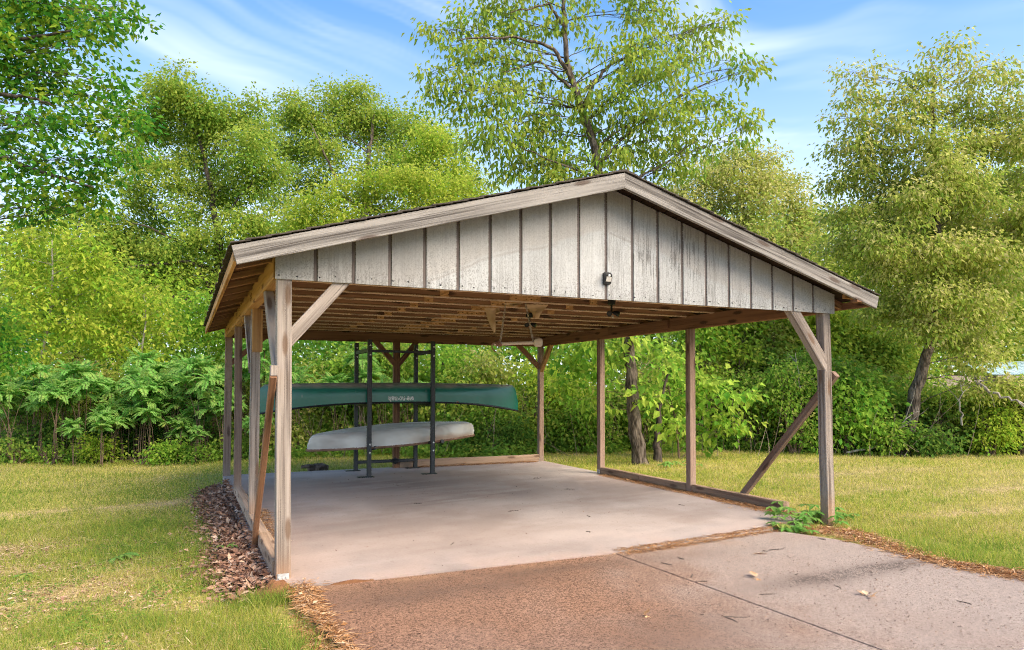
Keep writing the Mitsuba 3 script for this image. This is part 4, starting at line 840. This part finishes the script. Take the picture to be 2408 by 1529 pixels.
# turned upside down with the hull, lying on its near side
P = np.stack([2.985 - v[:, 0], np.full(len(v), 0.0), 1.375 - v[:, 1]], 1)
hv = hm[0]
def side_y(x, z):
    near = hv[(hv[:, 1] < 6.61 - .2)]
    d2 = (near[:, 0] - x) ** 2 * .2 + (near[:, 2] - z) ** 2
    k = np.argsort(d2)[:4]; wgt = 1 / (d2[k] + 1e-6)
    return (near[k, 1] * wgt).sum() / wgt.sum()
P[:, 1] = np.array([side_y(a, c) for a, _, c in P]).min() - .003 - v[:, 2]
put('lettering', (P, np.array(tx.faces)), 'm_white_plastic', cg, label='white lettering reading we no nah, upside down with the hull')

cw = thing('pale_canoe', 'weathered pale grey canoe lying upside down on the lower arms of the rack', 'canoe')
M = rotz(.15, 2.78, 6.58, .565, .12); M[2, 0] = .045
hm, gl, gr_ = hull(3.25, .80, .285, .02, .05, M, rnd=.13, flat=.5, full=1.75)
put('hull', hm, 'm_canoe_pale', cw, smooth=True)
for g in (gl, gr_): put('gunwale', tube(g, .02, 8, True), 'm_gunwale', cw, smooth=40)
for x in (-.55, .75):
    c = M[:3, :3] @ np.array([x, 0, 0]) + M[:3, 3]; yv = M[:3, 1] * .37
    put('yoke', join([tube(bez(c - yv, c - np.array([0, 0, .11]), c + yv, 9), .035, 8, True)]), 'm_black_plastic', cw)

# ------------------------------------------------------------------ flood lamp on the gable
fl = thing('flood_lamp', 'black wedge shaped solar flood lamp fixed to the middle of the gable', 'lamp')
X, Z, Y = 3.03, 2.60, -.078
LS = .56
pg = Polygon([(LS * a, LS * b) for a, b in [(0, .10), (-.05, .115), (-.115, .06), (-.065, -.085), (-.02, -.10), (0, -.10)]])
m = trimesh.creation.extrude_polygon(pg, .13 * LS, engine='earcut'); v = np.array(m.vertices)
put('housing', (np.stack([X - .065 * LS + v[:, 2], Y + v[:, 0], Z + v[:, 1]], 1), np.array(m.faces)), 'm_black_plastic', fl, smooth=20)
put('light_panel', board((X - .05 * LS, Y - .0935 * LS, Z - .012 * LS), (X + .05 * LS, Y - .0935 * LS, Z - .012 * LS), .085 * LS, .008, (0, -.34, 1), .002), 'm_lens', fl)
s_ = trimesh.creation.icosphere(2, .013); s_.apply_translation((X + .0, Y - .111 * LS, Z + .05 * LS)); put('sensor', s_, 'm_white_plastic', fl, smooth=True)
put('solar_panel', board((X - .055 * LS, Y - .026 * LS, Z + .1095 * LS), (X + .055 * LS, Y - .026 * LS, Z + .1095 * LS), .045 * LS, .004, (0, -1, .3), .001), 'm_black_steel', fl)

# ------------------------------------------------------------------ hanging pipe, chains, torn paper, lamps under the ceiling
hp = thing('hanging_pipe', 'pale cream pipe with a round end cap hung level under the ceiling', 'pipe')
A, B = np.array([2.83, 2.24, 2.085]), np.array([3.34, 2.0, 2.105]); ax = unit(B - A)
put('tube', tube([A, A + (B - A) * .5, B], .021, 12, True), 'm_cream_pipe', hp, smooth=40)
q = trimesh.creation.icosphere(3, 1.0); w3 = np.array(q.vertices); w3 = np.sign(w3) * np.abs(w3) ** .6 * np.array([.055, .06, .055])
E1 = unit(np.cross(ax, [0, 0, 1])); E2 = np.cross(E1, ax)
put('end_cap', (B + w3[:, :1] * ax + w3[:, 1:2] * E1 + w3[:, 2:] * E2, np.array(q.faces)), 'm_cream_pipe', hp, smooth=True)
rope = []
for k in range(4):
    ang = np.linspace(0, 2 * math.pi, 17); c = A + ax * (.02 + .02 * k)
    rope.append(tube(c + .029 * (np.cos(ang)[:, None] * E1 + np.sin(ang)[:, None] * E2) + ax * (ang / 6.28 * .018)[:, None], .009, 6))
rope.append(tube(bez(A + E2 * .02, A - ax * .06 - E2 * .03, A - E2 * .10 + ax * .02, 8), .008, 6))
put('rope', join(rope), 'm_rope', hp, smooth=True)
def chain(a, b, label):
    a, b = np.asarray(a, float), np.asarray(b, float); n = int(np.linalg.norm(b - a) / .028); ln = []
    t = unit(b - a); e1 = unit(np.cross(t, [1, .3, 0])); e2 = np.cross(t, e1)
    for k in range(n):
        c = a + (b - a) * (k + .5) / n; u = e1 if k % 2 else e2
        ang = np.linspace(0, 2 * math.pi, 11)
        ln.append(tube(c + np.cos(ang)[:, None] * t * .021 + np.sin(ang)[:, None] * u * .011, .0036, 5))
    return put('chain', join(ln), 'm_chain', label=label, cat='chain', group='chains hanging from the ceiling')
chain((2.96, 2.16, 2.602), (2.90, 2.20, 2.10), 'left of the two short chains holding the cream pipe')
chain((3.19, 2.06, 2.602), (3.28, 2.03, 2.13), 'right of the two short chains holding the cream pipe')
def paper(name, a, pts, label, k):
    """a curling scrap of kraft paper: a thin strip through points with half widths"""
    P = np.array([p[:3] for p in pts], float); w = np.array([p[3] for p in pts]); r = np.random.default_rng(k)
    n = 12; s = np.linspace(0, len(P) - 1, n); Q = np.stack([np.interp(s, np.arange(len(P)), P[:, i]) for i in range(3)], 1); ww = np.interp(s, np.arange(len(P)), w)
    side = np.array([.88, -.47, 0]); nrm = np.array([.47, .88, 0])
    V = []
    for i in range(n):
        for e in (-1, -.33, .33, 1): V.append(Q[i] + side * e * ww[i] + nrm * (.02 * math.sin(i * .6 + e) + .03 * e * e))
    i, j = np.meshgrid(np.arange(n - 1), np.arange(3), indexing='ij')
    q = np.stack([i * 4 + j, i * 4 + j + 1, (i + 1) * 4 + j + 1, (i + 1) * 4 + j], -1).reshape(-1, 4)
    V = np.array(V); nv = len(V); F = np.vstack([q[:, [0, 1, 2]], q[:, [0, 2, 3]]])
    V2 = V + nrm * .0012
    put('torn_paper', (np.vstack([V, V2]), np.vstack([F, F[:, ::-1] + nv])), 'm_paper', smooth=True, label=label, cat='paper', group='torn brown paper hanging under the ceiling')
paper('a', 0, [(2.98, 2.70, 2.60, .085), (2.98, 2.70, 2.52, .06), (2.995, 2.69, 2.42, .05), (3.02, 2.69, 2.33, .03), (3.03, 2.69, 2.27, .008)], 'pale curl of torn paper hanging lowest, left of the chains', 1)
paper('b', 0, [(3.36, 2.09, 2.60, .15), (3.36, 2.09, 2.54, .10), (3.36, 2.09, 2.48, .05), (3.36, 2.09, 2.42, .03)], 'funnel shaped scrap of brown paper right of the chains', 2)
paper('c', 0, [(3.02, 2.08, 2.60, .13), (3.02, 2.06, 2.57, .06), (3.03, 2.04, 2.555, .01)], 'small white edged flap of paper between the two chains', 3)
paper('d', 0, [(3.08, 2.68, 2.60, .015), (3.08, 2.68, 2.55, .03), (3.06, 2.68, 2.52, .015)], 'small orange curl of paper beside the left chain', 4)
def splinters(c, n, label, k):
    r = np.random.default_rng(k); T_ = []
    for _ in range(n):
        a = np.asarray(c) + r.uniform(-.12, .12, 3) * np.array([1, .05, .05]); b = a + np.array([r.uniform(-.07, .07), r.uniform(-.02, .02), -r.uniform(.04, .09)])
        T_.append(tube(bez(a, (a + b) / 2 + r.normal(0, .012, 3), b, 4), [.004, .006, .004, .002], 4))
    t = thing('paper_shreds', label, 'paper', 'paper shreds under the front chord')
    for q in T_: put('shred', q, 'm_paper', t)
splinters((3.55, .68, 2.595), 7, 'pale shreds of paper hanging below the gable lamp', 5)
splinters((4.15, .68, 2.595), 5, 'pale shreds of paper hanging right of the gable lamp', 6)
def spot(c, label):
    t = thing('ceiling_lamp', label, 'lamp', 'black lamps under the ceiling'); c = np.asarray(c, float)
    put('mount', tube([c + (0, 0, .16), c + (0, 0, .10)], .05, 12, True), 'm_black_plastic', t)
    put('stem', tube([c + (0, 0, .10), c], .014, 8, True), 'm_black_plastic', t)
    for s in (-1, 1):
        a = c + np.array([s * .016, -.01, .01]); d = unit([s * .7, -.6, -.35])
        put('lamp_head', tube([a, a + d * .03, a + d * .06, a + d * .08], [.018, .027, .033, .033], 12, True), 'm_black_plastic', t, smooth=40)
    put('bulb', tube([c + (0, -.02, -.03), c + (0, -.03, -.06)], .012, 8, True), 'm_lens', t)
spot((3.97, 1.28, 2.44), 'black lamp under the ceiling near the front, right of the chains')
spot((3.75, 3.09, 2.44), 'black lamp under the ceiling further back, above the pipe end')

# ------------------------------------------------------------------ ground litter
BROWN = [(.12, .06, .04), (.27, .145, .10), (.42, .265, .19), (.56, .42, .32)]
STRAW = [(.22, .095, .035), (.38, .19, .08), (.52, .31, .16), (.62, .45, .30)]
def litter(name, pts, n, spread, L, wr, pal, label, seed, tone=.5, up=.75, sag=-.12, cat='litter', flat=.25):
    r = np.random.default_rng(seed)
    v, f, c = leaf_cloud(pts, n, spread, L, wr, .0, up, pal, np.clip(r.normal(tone, .25, len(pts)), 0, 1), r, sag=sag, flat=flat)
    z = v[:, 2].reshape(-1, 4)
    g = np.where(contains_xy(P_SLAB, v[:, 0], v[:, 1]), 0.0, np.where(contains_xy(P_DRIVE, v[:, 0], v[:, 1]), dz(v[:, 0], v[:, 1]), gz(v[:, 0], v[:, 1]))).reshape(-1, 4)
    low = (g + .004 - z).max(1, keepdims=True); v[:, 2] = (z + np.maximum(low, 0)).reshape(-1)
    put(name, (v, f), 'm_litter', color=c, kind='stuff', label=label, cat=cat)
def on_ground(x, y, h=.0):
    x, y = np.asarray(x), np.asarray(y)
    return np.stack([x, y, gz(x, y) + h], 1)
r = np.random.default_rng(301)
# bank of dry leaves along the slab's left edge
y = r.uniform(-.3, 6.7, 9500); wid = np.interp(y, [-.4, .2, 1, 2.2, 4, 6.7], [.2, .36, .43, .48, .4, .34])
x = -.11 - np.abs(r.normal(0, .55, len(y))) * wid * 1.0
keep = (meshkit.fbm(np.stack([x * 3, y * 3, x * 0], 1), 3, 5) > .30 + .18 * np.clip((-x - .3) / .6, 0, 1)) & (((x + .05) / .26) ** 2 + ((y + .27) / .17) ** 2 > 1)
x, y = x[keep], y[keep]; h = .045 * np.exp(-((x + .2) / .2) ** 2)
litter('leaf_litter', on_ground(x, y, h + r.uniform(0, .03, len(x))), 1, (.02, .02, .006), .066, .27, BROWN, 'bank of dry brown leaves along the left edge of the slab', 11, .42, .62, flat=.4)
# scattered leaves over the left lawn
x, y = r.uniform(-5, -.2, 13000), r.uniform(-3.2, 3.2, 13000)
keep = (bare(x, y, np) * .9 + meshkit.fbm(np.stack([x * 1.2, y * 1.2, x * 0], 1), 3, 8) > .66) & (x < -.05)
x, y = x[keep], y[keep]
litter('scattered_leaves', on_ground(x, y,   .012), 1, (.02, .02, .005), .042, .28, BROWN, 'pale fallen leaves scattered through the left lawn', 12, .65, .7)
# pine straw: along the right edge of the drive, along the joint, inside the sill, left edge of the drive
def straw_pts(path, wid, n, seed):
    r = np.random.default_rng(seed); p = np.array(path, float); s = np.concatenate([[0], np.cumsum(np.linalg.norm(np.diff(p, axis=0), axis=1))])
    t = r.uniform(0, s[-1], n); x = np.interp(t, s, p[:, 0]); y = np.interp(t, s, p[:, 1]); w = np.interp(t, s, wid)
    a = r.uniform(0, 6.283, n); q = np.abs(r.normal(0, .5, n)) * w
    return x + np.cos(a) * q, y + np.sin(a) * q
sx, sy = [], []
for path, wid, n, sd in [([(5.25, -.12), (5.9, -.35), (5.75, -.9), (5.5, -1.6), (5.55, -2.2), (6.0, -2.8), (7, -3.5)], [.12, .38, .34, .27, .2, .24, .3], 7000, 1),
                         ([(3.0, -.37), (3.7, -.32), (4.5, -.22), (5.2, -.13)], [.03, .035, .025, .05], 700, 2), ([(5.98, .3), (5.95, 1.0), (5.97, 2.2), (5.99, 3.4), (6.0, 4.7)], [.16, .14, .07, .09, .06], 2600, 3),
                         ([(3.3, 7.2), (4.5, 7.22), (5.9, 7.22)], [.04, .08, .09], 900, 4), ([(.12, -.3), (.1, -.7), (.08, -1.2), (.14, -1.9), (.12, -2.6)], [.12, .08, .10, .13, .13], 1500, 5), ([(.15, 1.4), (.12, 2.6), (.14, 3.4)], [.05, .07, .05], 350, 6)]:
    a, b = straw_pts(path, wid, n, sd); sx.append(a); sy.append(b)
sx, sy = np.concatenate(sx), np.concatenate(sy)
hz = np.where(contains_xy(P_SLAB, sx, sy), 0.0, np.where(contains_xy(P_DRIVE, sx, sy), dz(sx, sy), gz(sx, sy)))
litter('pine_straw', np.stack([sx, sy, hz + r.uniform(.002, .016, len(sx))], 1), 2, (.03, .03, .003), .085, .035, STRAW, 'rust coloured pine straw along the edges of the slab and driveway', 13, .5, .8, 0.0, flat=.12)
keep = r.random(len(sx)) < .05
litter('bark_chips', np.stack([sx, sy, hz + .012], 1)[keep], 1, (.04, .04, .01), .045, .28, STRAW, 'curled chips and leaves lying in the pine straw', 14, .5, .6)
# crumbs, chips and twigs on the concrete
x, y = r.uniform(.3, 8, 2600), r.uniform(-3.4, -.4, 2600); k = contains_xy(P_DRIVE, x, y); x, y = x[k], y[k]
x2, y2 = r.uniform(.2, 5.9, 170), r.uniform(-.2, 7.1, 170)
P = np.concatenate([np.stack([x, y, dz(x, y) + .004], 1), np.stack([x2, y2, x2 * 0 + .004], 1)])
litter('concrete_debris', P, 1, (.01, .01, .001), .016, .45, [(.05, .035, .03), (.10, .065, .05), (.19, .11, .07), (.34, .2, .12)], 'dark crumbs and bits of bark strewn over the concrete', 15, .3, .9, 0)
tw = []
for _ in range(46):
    a = np.array([r.uniform(.5, 6), r.uniform(-3, -.5), 0]) if r.random() < .75 else np.array([r.uniform(.4, 5.5), r.uniform(0, 6), 0])
    d = r.uniform(0, 6.28); l = r.uniform(.05, .17); b = a + np.array([math.cos(d) * l, math.sin(d) * l, 0])
    if contains_xy(P_SLAB, *a[:2]): z = .004
    elif contains_xy(P_DRIVE, *a[:2]) and contains_xy(P_DRIVE, *b[:2]): z = float(dz(a[0], a[1])) + .004
    else: continue
    q = bez(a, (a + b) / 2 + r.normal(0, .015, 3) * np.array([1, 1, 0]), b, 5); q[:, 2] = z; tw.append(tube(q, [.003, .004, .004, .003, .002], 4))
put('fallen_twigs', join(tw), 'm_bark_dark', kind='stuff', label='short dark twigs lying on the concrete', cat='twigs')
for i, (x, y, lab) in enumerate([(2.15, -1.93, 'curled tan oak leaf on the driveway left of the joint'), (3.55, -1.55, 'orange leaf on the driveway right of the joint, nearest the dark stain'), (3.95, -2.25, 'orange leaf lying right of the driveway joint near the bottom edge'), (4.15, -.95, 'yellow leaf on the far part of the driveway')]):
    v, f, c = leaf_cloud(np.array([[x, y, float(dz(x, y)) + .012]]), 5, (.02, .02, .002), .07, .3, 0, .85, STRAW, np.array([.75]), np.random.default_rng(400 + i), sag=-.1)
    put('fallen_leaf', (v, f), 'm_litter', color=c, label=lab, cat='leaf', group='single leaves on the driveway')
# red soil heaped at the foot of the near left post
def mound(cx, cy, rx, ry, h, seed, z0):
    a = np.linspace(-1.25, 1.25, 36); X, Y = np.meshgrid(a, a, indexing='ij'); R2 = X ** 2 + Y ** 2
    Z = h * np.exp(-R2 * 2.6) - .03 * sst(.7, 1.4, R2) + .09 * h / .14 * (meshkit.fbm(np.stack([X * 5, Y * 5, X * 0], -1), 4, seed) - .5)
    i, j = np.meshgrid(np.arange(35), np.arange(35), indexing='ij')
    q = np.stack([i * 36 + j, (i + 1) * 36 + j, (i + 1) * 36 + j + 1, i * 36 + j + 1], -1).reshape(-1, 4)
    return np.stack([cx + X * rx, cy + Y * ry, z0 + Z], -1).reshape(-1, 3), np.vstack([q[:, [0, 1, 2]], q[:, [0, 2, 3]]])
put('soil_mound', mound(-.05, -.26, .25, .17, .14, 1, -.09), 'm_soil', smooth=True, label='little heap of rust red soil at the foot of the near left post', cat='soil heap')
put('sand_patch', mound(.50, -.335, .20, .035, .022, 2, -.014), 'm_soil', smooth=True, label='small spill of orange sand on the joint before the slab', cat='soil heap')

# ------------------------------------------------------------------ grass
GRASS = [(.17, .31, .05), (.34, .43, .075), (.54, .52, .12), (.66, .55, .30)]
def blades(x, y, h, w, tone, seed, z0=None):
    r = np.random.default_rng(seed); n = len(x); z = gz(x, y) if z0 is None else z0
    a = r.uniform(0, 6.283, n); s = np.stack([np.cos(a), np.sin(a), a * 0], 1) * (w * r.uniform(.7, 1.3, n))[:, None]
    l = np.stack([r.normal(0, .45, n), r.normal(0, .45, n), np.ones(n)], 1) * (h * r.uniform(.45, 1.25, n))[:, None]
    b = np.stack([x, y, z - .006], 1)
    V = np.stack([b - s, b + s, b + l], 1).reshape(-1, 3); F = np.arange(3 * n).reshape(-1, 3)
    pal = np.array(GRASS); t = np.clip(tone + r.normal(0, .25, n), 0, .999) * 3; k = t.astype(int); f = (t - k)[:, None]
    C = (pal[k] * (1 - f) + pal[np.minimum(k + 1, 3)] * f) * r.uniform(.8, 1.2, (n, 1))
    return V, F, np.repeat(C, 3, 0)
r = np.random.default_rng(501); G_ = []
def field(d0, d1, n, h, w, seed):
    r = np.random.default_rng(seed)
    d = np.exp(r.uniform(math.log(d0), math.log(d1), n)); a = r.uniform(-.72, .72, n)
    x = CAM[0] + d * (FW[0] + RT[0] * np.tan(a)); y = CAM[1] + d * (FW[1] + RT[1] * np.tan(a))
    out = ~contains_xy(P_SLAB.buffer(.01), x, y) & ~contains_xy(P_DRIVE.buffer(-.03), x, y)
    litt = np.exp(-((x + .3) / .36) ** 2) * ((y > -.3) & (y < 6.9)) + (((x - 5.7) / .5) ** 2 + ((y + .6) / .9) ** 2 < 1) * 1.0 + ((np.abs(x - .1) < .22) & (y < -.2)) * .9 + np.exp(-(((x + .04) / .2) ** 2 + ((y + .24) / .15) ** 2)) * 1.2
    b = bare(x, y, np); pat = meshkit.fbm(np.stack([x * .9, y * .9, x * 0], 1), 3, 17); fine = meshkit.fbm(np.stack([x * 5, y * 5, x * 0], 1), 2, 18)
    keep = out & (r.random(n) > litt * .93) & (r.random(n) > np.clip(b, 0, 1) * .62) & (r.random(n) < .35 + 1.3 * fine)
    x, y, d, b, pat = x[keep], y[keep], d[keep], b[keep], pat[keep]
    near = sst(7.5, 5, d)
    shade = np.exp(-(((x + 1.4) / .8) ** 2 + ((y - 2.0) / 3.2) ** 2))            # tree shade put into the blade colour, greener beside the leaf bank
    tone = .52 + .5 * (pat - .5) * 1.9 + .45 * b - .10 * near * (x < 3) - .08 * shade + .12 * (x > 6)
    sc = np.clip(d / 5.5, .8, 6)
    hh = h * (1 + .25 * fine[keep]) * (1 - .45 * np.clip(b, 0, 1)) * np.where(near > .5, 1.15, .9)
    return blades(x, y, hh * np.clip(sc, 1, 1.7), w * sc, np.clip(tone, 0, 1), seed + 1)
G_.append(field(3.4, 9, 330000, .058, .0027, 61)); G_.append(field(9, 21, 190000, .046, .0026, 63))
x, y = r.uniform(-4.5, -.3, 5200), r.uniform(-3, 3.5, 5200); k = meshkit.fbm(np.stack([x * 1.6, y * 1.6, x * 0], 1), 3, 27) > .56
x, y = x[k], y[k]
cv, cf, cc = leaf_cloud(np.stack([x, y, gz(x, y) + .022], 1), 5, (.018, .018, .006), .026, .42, 0, .9, [(.12, .28, .06), (.22, .40, .08), (.34, .47, .10), (.42, .47, .12)], np.clip(r.normal(.4, .25, len(x)), 0, 1), r, flat=.3)
put('clover', (cv, cf), 'm_leaf', color=cc, kind='stuff', label='small clover and round leaved weeds in patches of the left lawn', cat='clover')
x, y = r.uniform(-5.5, -.15, 26000), r.uniform(-3.2, 3.6, 26000); k = r.random(len(x)) < .25 + bare(x, y, np)
x, y = x[k], y[k]
dv, df, dc = leaf_cloud(np.stack([x, y, gz(x, y) + .02], 1), 1, (.02, .02, .008), .075, .035, 0, .8, [(.30, .20, .10), (.45, .33, .17), (.58, .46, .27), (.62, .52, .34)], np.clip(r.normal(.5, .25, len(x)), 0, 1), r, sag=0, flat=.35)
put('dry_grass', (dv, df), 'm_litter', color=dc, kind='stuff', label='dry tan grass stems lying in the thin patches of the left lawn', cat='dry grass')
# longer tufts round the soil heap, on the lawn and along the driveway's right edge
for cx, cy, n, hh, sp in [(-.22, -.40, 340, .13, .09), (-.02, -.44, 320, .12, .07), (-.12, -.36, 160, .12, .06), (-.35, -.30, 200, .10, .10), (-.9, -.6, 240, .13, .12), (-1.25, .1, 160, .10, .12), (-.55, -1.0, 200, .11, .12), (-.25, -1.2, 300, .10, .14), (-.1, -1.45, 260, .10, .1), (-1.5, -1.1, 160, .11, .15), (-.6, .4, 150, .10, .12), (-.75, 1.5, 120, .09, .12),
                          (6.0, -1.35, 200, .09, .12), (6.15, -1.0, 160, .09, .12), (5.95, -1.7, 200, .08, .12), (6.1, -2.2, 180, .08, .15), (1.7, 7.75, 140, .12, .08), (2.0, 7.7, 120, .14, .06), (2.4, 7.7, 140, .12, .1), (3.0, 7.7, 120, .14, .1)]:
    x, y = r.normal(cx, sp, n), r.normal(cy, sp, n); k = ~contains_xy(P_SLAB, x, y) & ~contains_xy(P_DRIVE, x, y)
    G_.append(blades(x[k], y[k], hh, .0026, np.full(k.sum(), .22), int(r.integers(1e6))))
tx_, ty_ = r.uniform(-5, 9, 900), r.uniform(-3, 9, 900); k = meshkit.fbm(np.stack([tx_ * .7, ty_ * .7, tx_ * 0], 1), 2, 33) > .5
for cx, cy in zip(tx_[k], ty_[k]):
    x, y = r.normal(cx, .07, 34), r.normal(cy, .07, 34); q = ~contains_xy(P_SLAB.buffer(.02), x, y) & ~contains_xy(P_DRIVE.buffer(.02), x, y)
    if q.sum() > 20: G_.append(blades(x[q], y[q], r.uniform(.06, .10), .0032, np.full(q.sum(), r.uniform(.05, .45)), int(r.integers(1e6))))
v, f, c = joinc(G_)
put('grass', (v, f), 'm_leaf', color=c, kind='stuff', label='mown yellow green grass of the lawn with tan patches', cat='grass')

# ------------------------------------------------------------------ plants at the slab
def creeper(name, label, cat, spots, L, seed, nl=5):
    r = np.random.default_rng(seed); key = thing(name, label, cat); V, F, C, st = [], [], [], []; n = 0
    for x, y, h in spots:
        z = max(float(gz(x, y)), 0.0 if contains_xy(P_SLAB, x, y) else -1)
        top = np.array([x + r.normal(0, .03), y + r.normal(0, .03), z + h]); st.append(tube(bez(np.array([x, y, z]), np.array([x, y, z + h * .6]), top, 5), .0025, 4))
        az0 = r.uniform(0, 6.28); tone = r.uniform(.1, .8)
        for k in range(nl):
            az = az0 + k * 2 * math.pi / nl + r.normal(0, .15); d = unit([math.cos(az), math.sin(az), -.25 + r.normal(0, .15)]); s = unit(np.cross(d, [0, 0, 1])); nn = np.cross(s, d)
            l = L * r.uniform(.7, 1.15); w = l * .24
            P = [top, top + d * l * .3 + s * w * .8 + nn * w * .2, top + d * l * .6 + s * w + nn * w * .2, top + d * l - np.array([0, 0, l * .15]), top + d * l * .6 - s * w + nn * w * .2, top + d * l * .3 - s * w * .8 + nn * w * .2]
            V += P; F += [[n, n + 1, n + 2], [n, n + 2, n + 3], [n, n + 3, n + 4], [n, n + 4, n + 5]]; n += 6
            t = np.clip(tone + r.normal(0, .15), 0, .99) * 3; a = int(t)
            C += [(np.array(PAL_SUMAC[a]) * (1 - t + a) + np.array(PAL_SUMAC[a + 1]) * (t - a)) * .8] * 6
    put('stems', join(st), 'm_twig', key); put('leaves', (np.array(V), np.array(F)), 'm_leaf', key, color=np.array(C))
r = np.random.default_rng(88)
sp = [(5.3 + r.normal(0, .12), -.18 + r.normal(0, .08), r.uniform(.04, .13)) for _ in range(22)] + [(r.uniform(5.45, 6.5), .12 + r.normal(0, .13), r.uniform(.06, .17)) for _ in range(58)]
creeper('creeper', 'five fingered green creeper sprawling round the foot of the near right post', 'creeper', sp, .105, 89)
creeper('broadleaf_weed', 'pale green weed in the left lawn among tan leaf litter', 'weed', [(-1.24 + r.normal(0, .05), 1.75 + r.normal(0, .05), r.uniform(.03, .08)) for _ in range(5)], .10, 90, 4)
creeper('broadleaf_weed', 'small weed in the left lawn left of the pale one', 'weed', [(-1.95 + r.normal(0, .05), 1.25 + r.normal(0, .05), r.uniform(.02, .06)) for _ in range(4)], .08, 91, 4)
creeper('broadleaf_weed', 'green weed sprouting from the bank of dry leaves by the slab', 'weed', [(-.25 + r.normal(0, .03), 1.6 + r.normal(0, .03), r.uniform(.05, .1)) for _ in range(3)], .06, 92, 4)
creeper('yellow_weed', 'yellow leaved weed before the trunk beside the carport', 'weed', [(8.3 + r.normal(0, .2), 5.6 + r.normal(0, .15), r.uniform(.05, .15)) for _ in range(12)], .12, 93, 4)

# ------------------------------------------------------------------ odds and ends
lg = thing('log', 'weathered broken log lying in the grass behind the slab', 'log')
put('wood', join([tube([(1.42, 7.78, -.02), (1.55, 7.72, .02), (1.66, 7.72, .03), (1.78, 7.70, .01)], [.05, .09, .08, .05], 9, True), tube([(1.28, 7.72, .05), (1.40, 7.72, .06), (1.56, 7.72, .05)], [.03, .04, .04], 7, True)]), 'm_bark', lg, smooth=30)
def branch(label, pts, r0, seed, forks=5, bark='m_bark_pale'):
    r = np.random.default_rng(seed); q = np.array(pts, float); s = np.linspace(0, len(q) - 1, 12); q = np.stack([np.interp(s, np.arange(len(q)), q[:, k]) for k in range(3)], 1); q[1:-1] += r.normal(0, r0, (10, 3))
    o = [tube(q, np.linspace(r0, r0 * .3, 12), 6)]
    for _ in range(forks):
        i = r.integers(3, 11); e = q[i] + unit(q[i] - q[i - 2]) * r.uniform(.3, .8) + r.normal(0, .3, 3); e[2] = max(e[2], .0)
        p, pr = limb(q[i], e, r0 * .45, r0 * .12, r, 6, 4, .1); o.append(tube(p, pr, 4))
    put('bare_branch', join(o), bark, smooth=True, label=label, cat='branch', group='bare pale branches at the wood edge')
branch('long bare branch lying on the lawn edge before the right thicket', [at(1990, 1065, 17.0), at(2060, 1055, 16.8), at(2110, 1020, 16.7), at(2130, 985, 16.8)], .03, 1, 7)
branch('pale bare bough drooping across the right edge below the blue roof', [at(2290, 885, 16.6), at(2330, 920, 16.2), at(2370, 940, 15.9), at(2430, 965, 15.6)], .05, 2, 3)
branch('thin pale upright dead stem in the right thicket left of the leaning trunk', [at(1890, 1000, 17.4), at(1880, 900, 17.3), at(1870, 830, 17.4)], .022, 3, 4)
branch('pale dead stem under the right bare bough', [at(2262, 1000, 16.5), at(2255, 930, 16.5), at(2270, 880, 16.6)], .025, 4, 3)
sh = thing('shed', 'low shed with a pale blue ribbed roof half hidden at the right edge', 'shed')
a0, a1 = at(2345, 881, 19.8), at(2560, 886, 19.8)
rt_ = unit(np.array([RT[0], RT[1], 0])); fw_ = unit(np.array([FW[0], FW[1], 0]))
zt = a0[2]
for k in range(14):
    b0 = a0 + rt_ * (k * .30); put('roof_sheet', board(b0 + np.array([0, 0, 0.0]), b0 + fw_ * 1.6 + np.array([0, 0, .42]), .29, .03, rt_, .012), 'm_blue_roof', sh)
g0 = a0.copy(); g0[2] = -.2
put('wall', join([board(g0 + rt_ * .15 + fw_ * .3, np.array([*(a0 + rt_ * .15 + fw_ * .3)[:2], zt - .03]), 7.0, .1, rt_, .01)]), 'm_shed_wall', sh)
put('fascia', board(a0 - np.array([0, 0, .08]), a0 + rt_ * 4.2 - np.array([0, 0, .08]), .10, .03, (0, 0, 1)), 'm_shed_wall', sh)
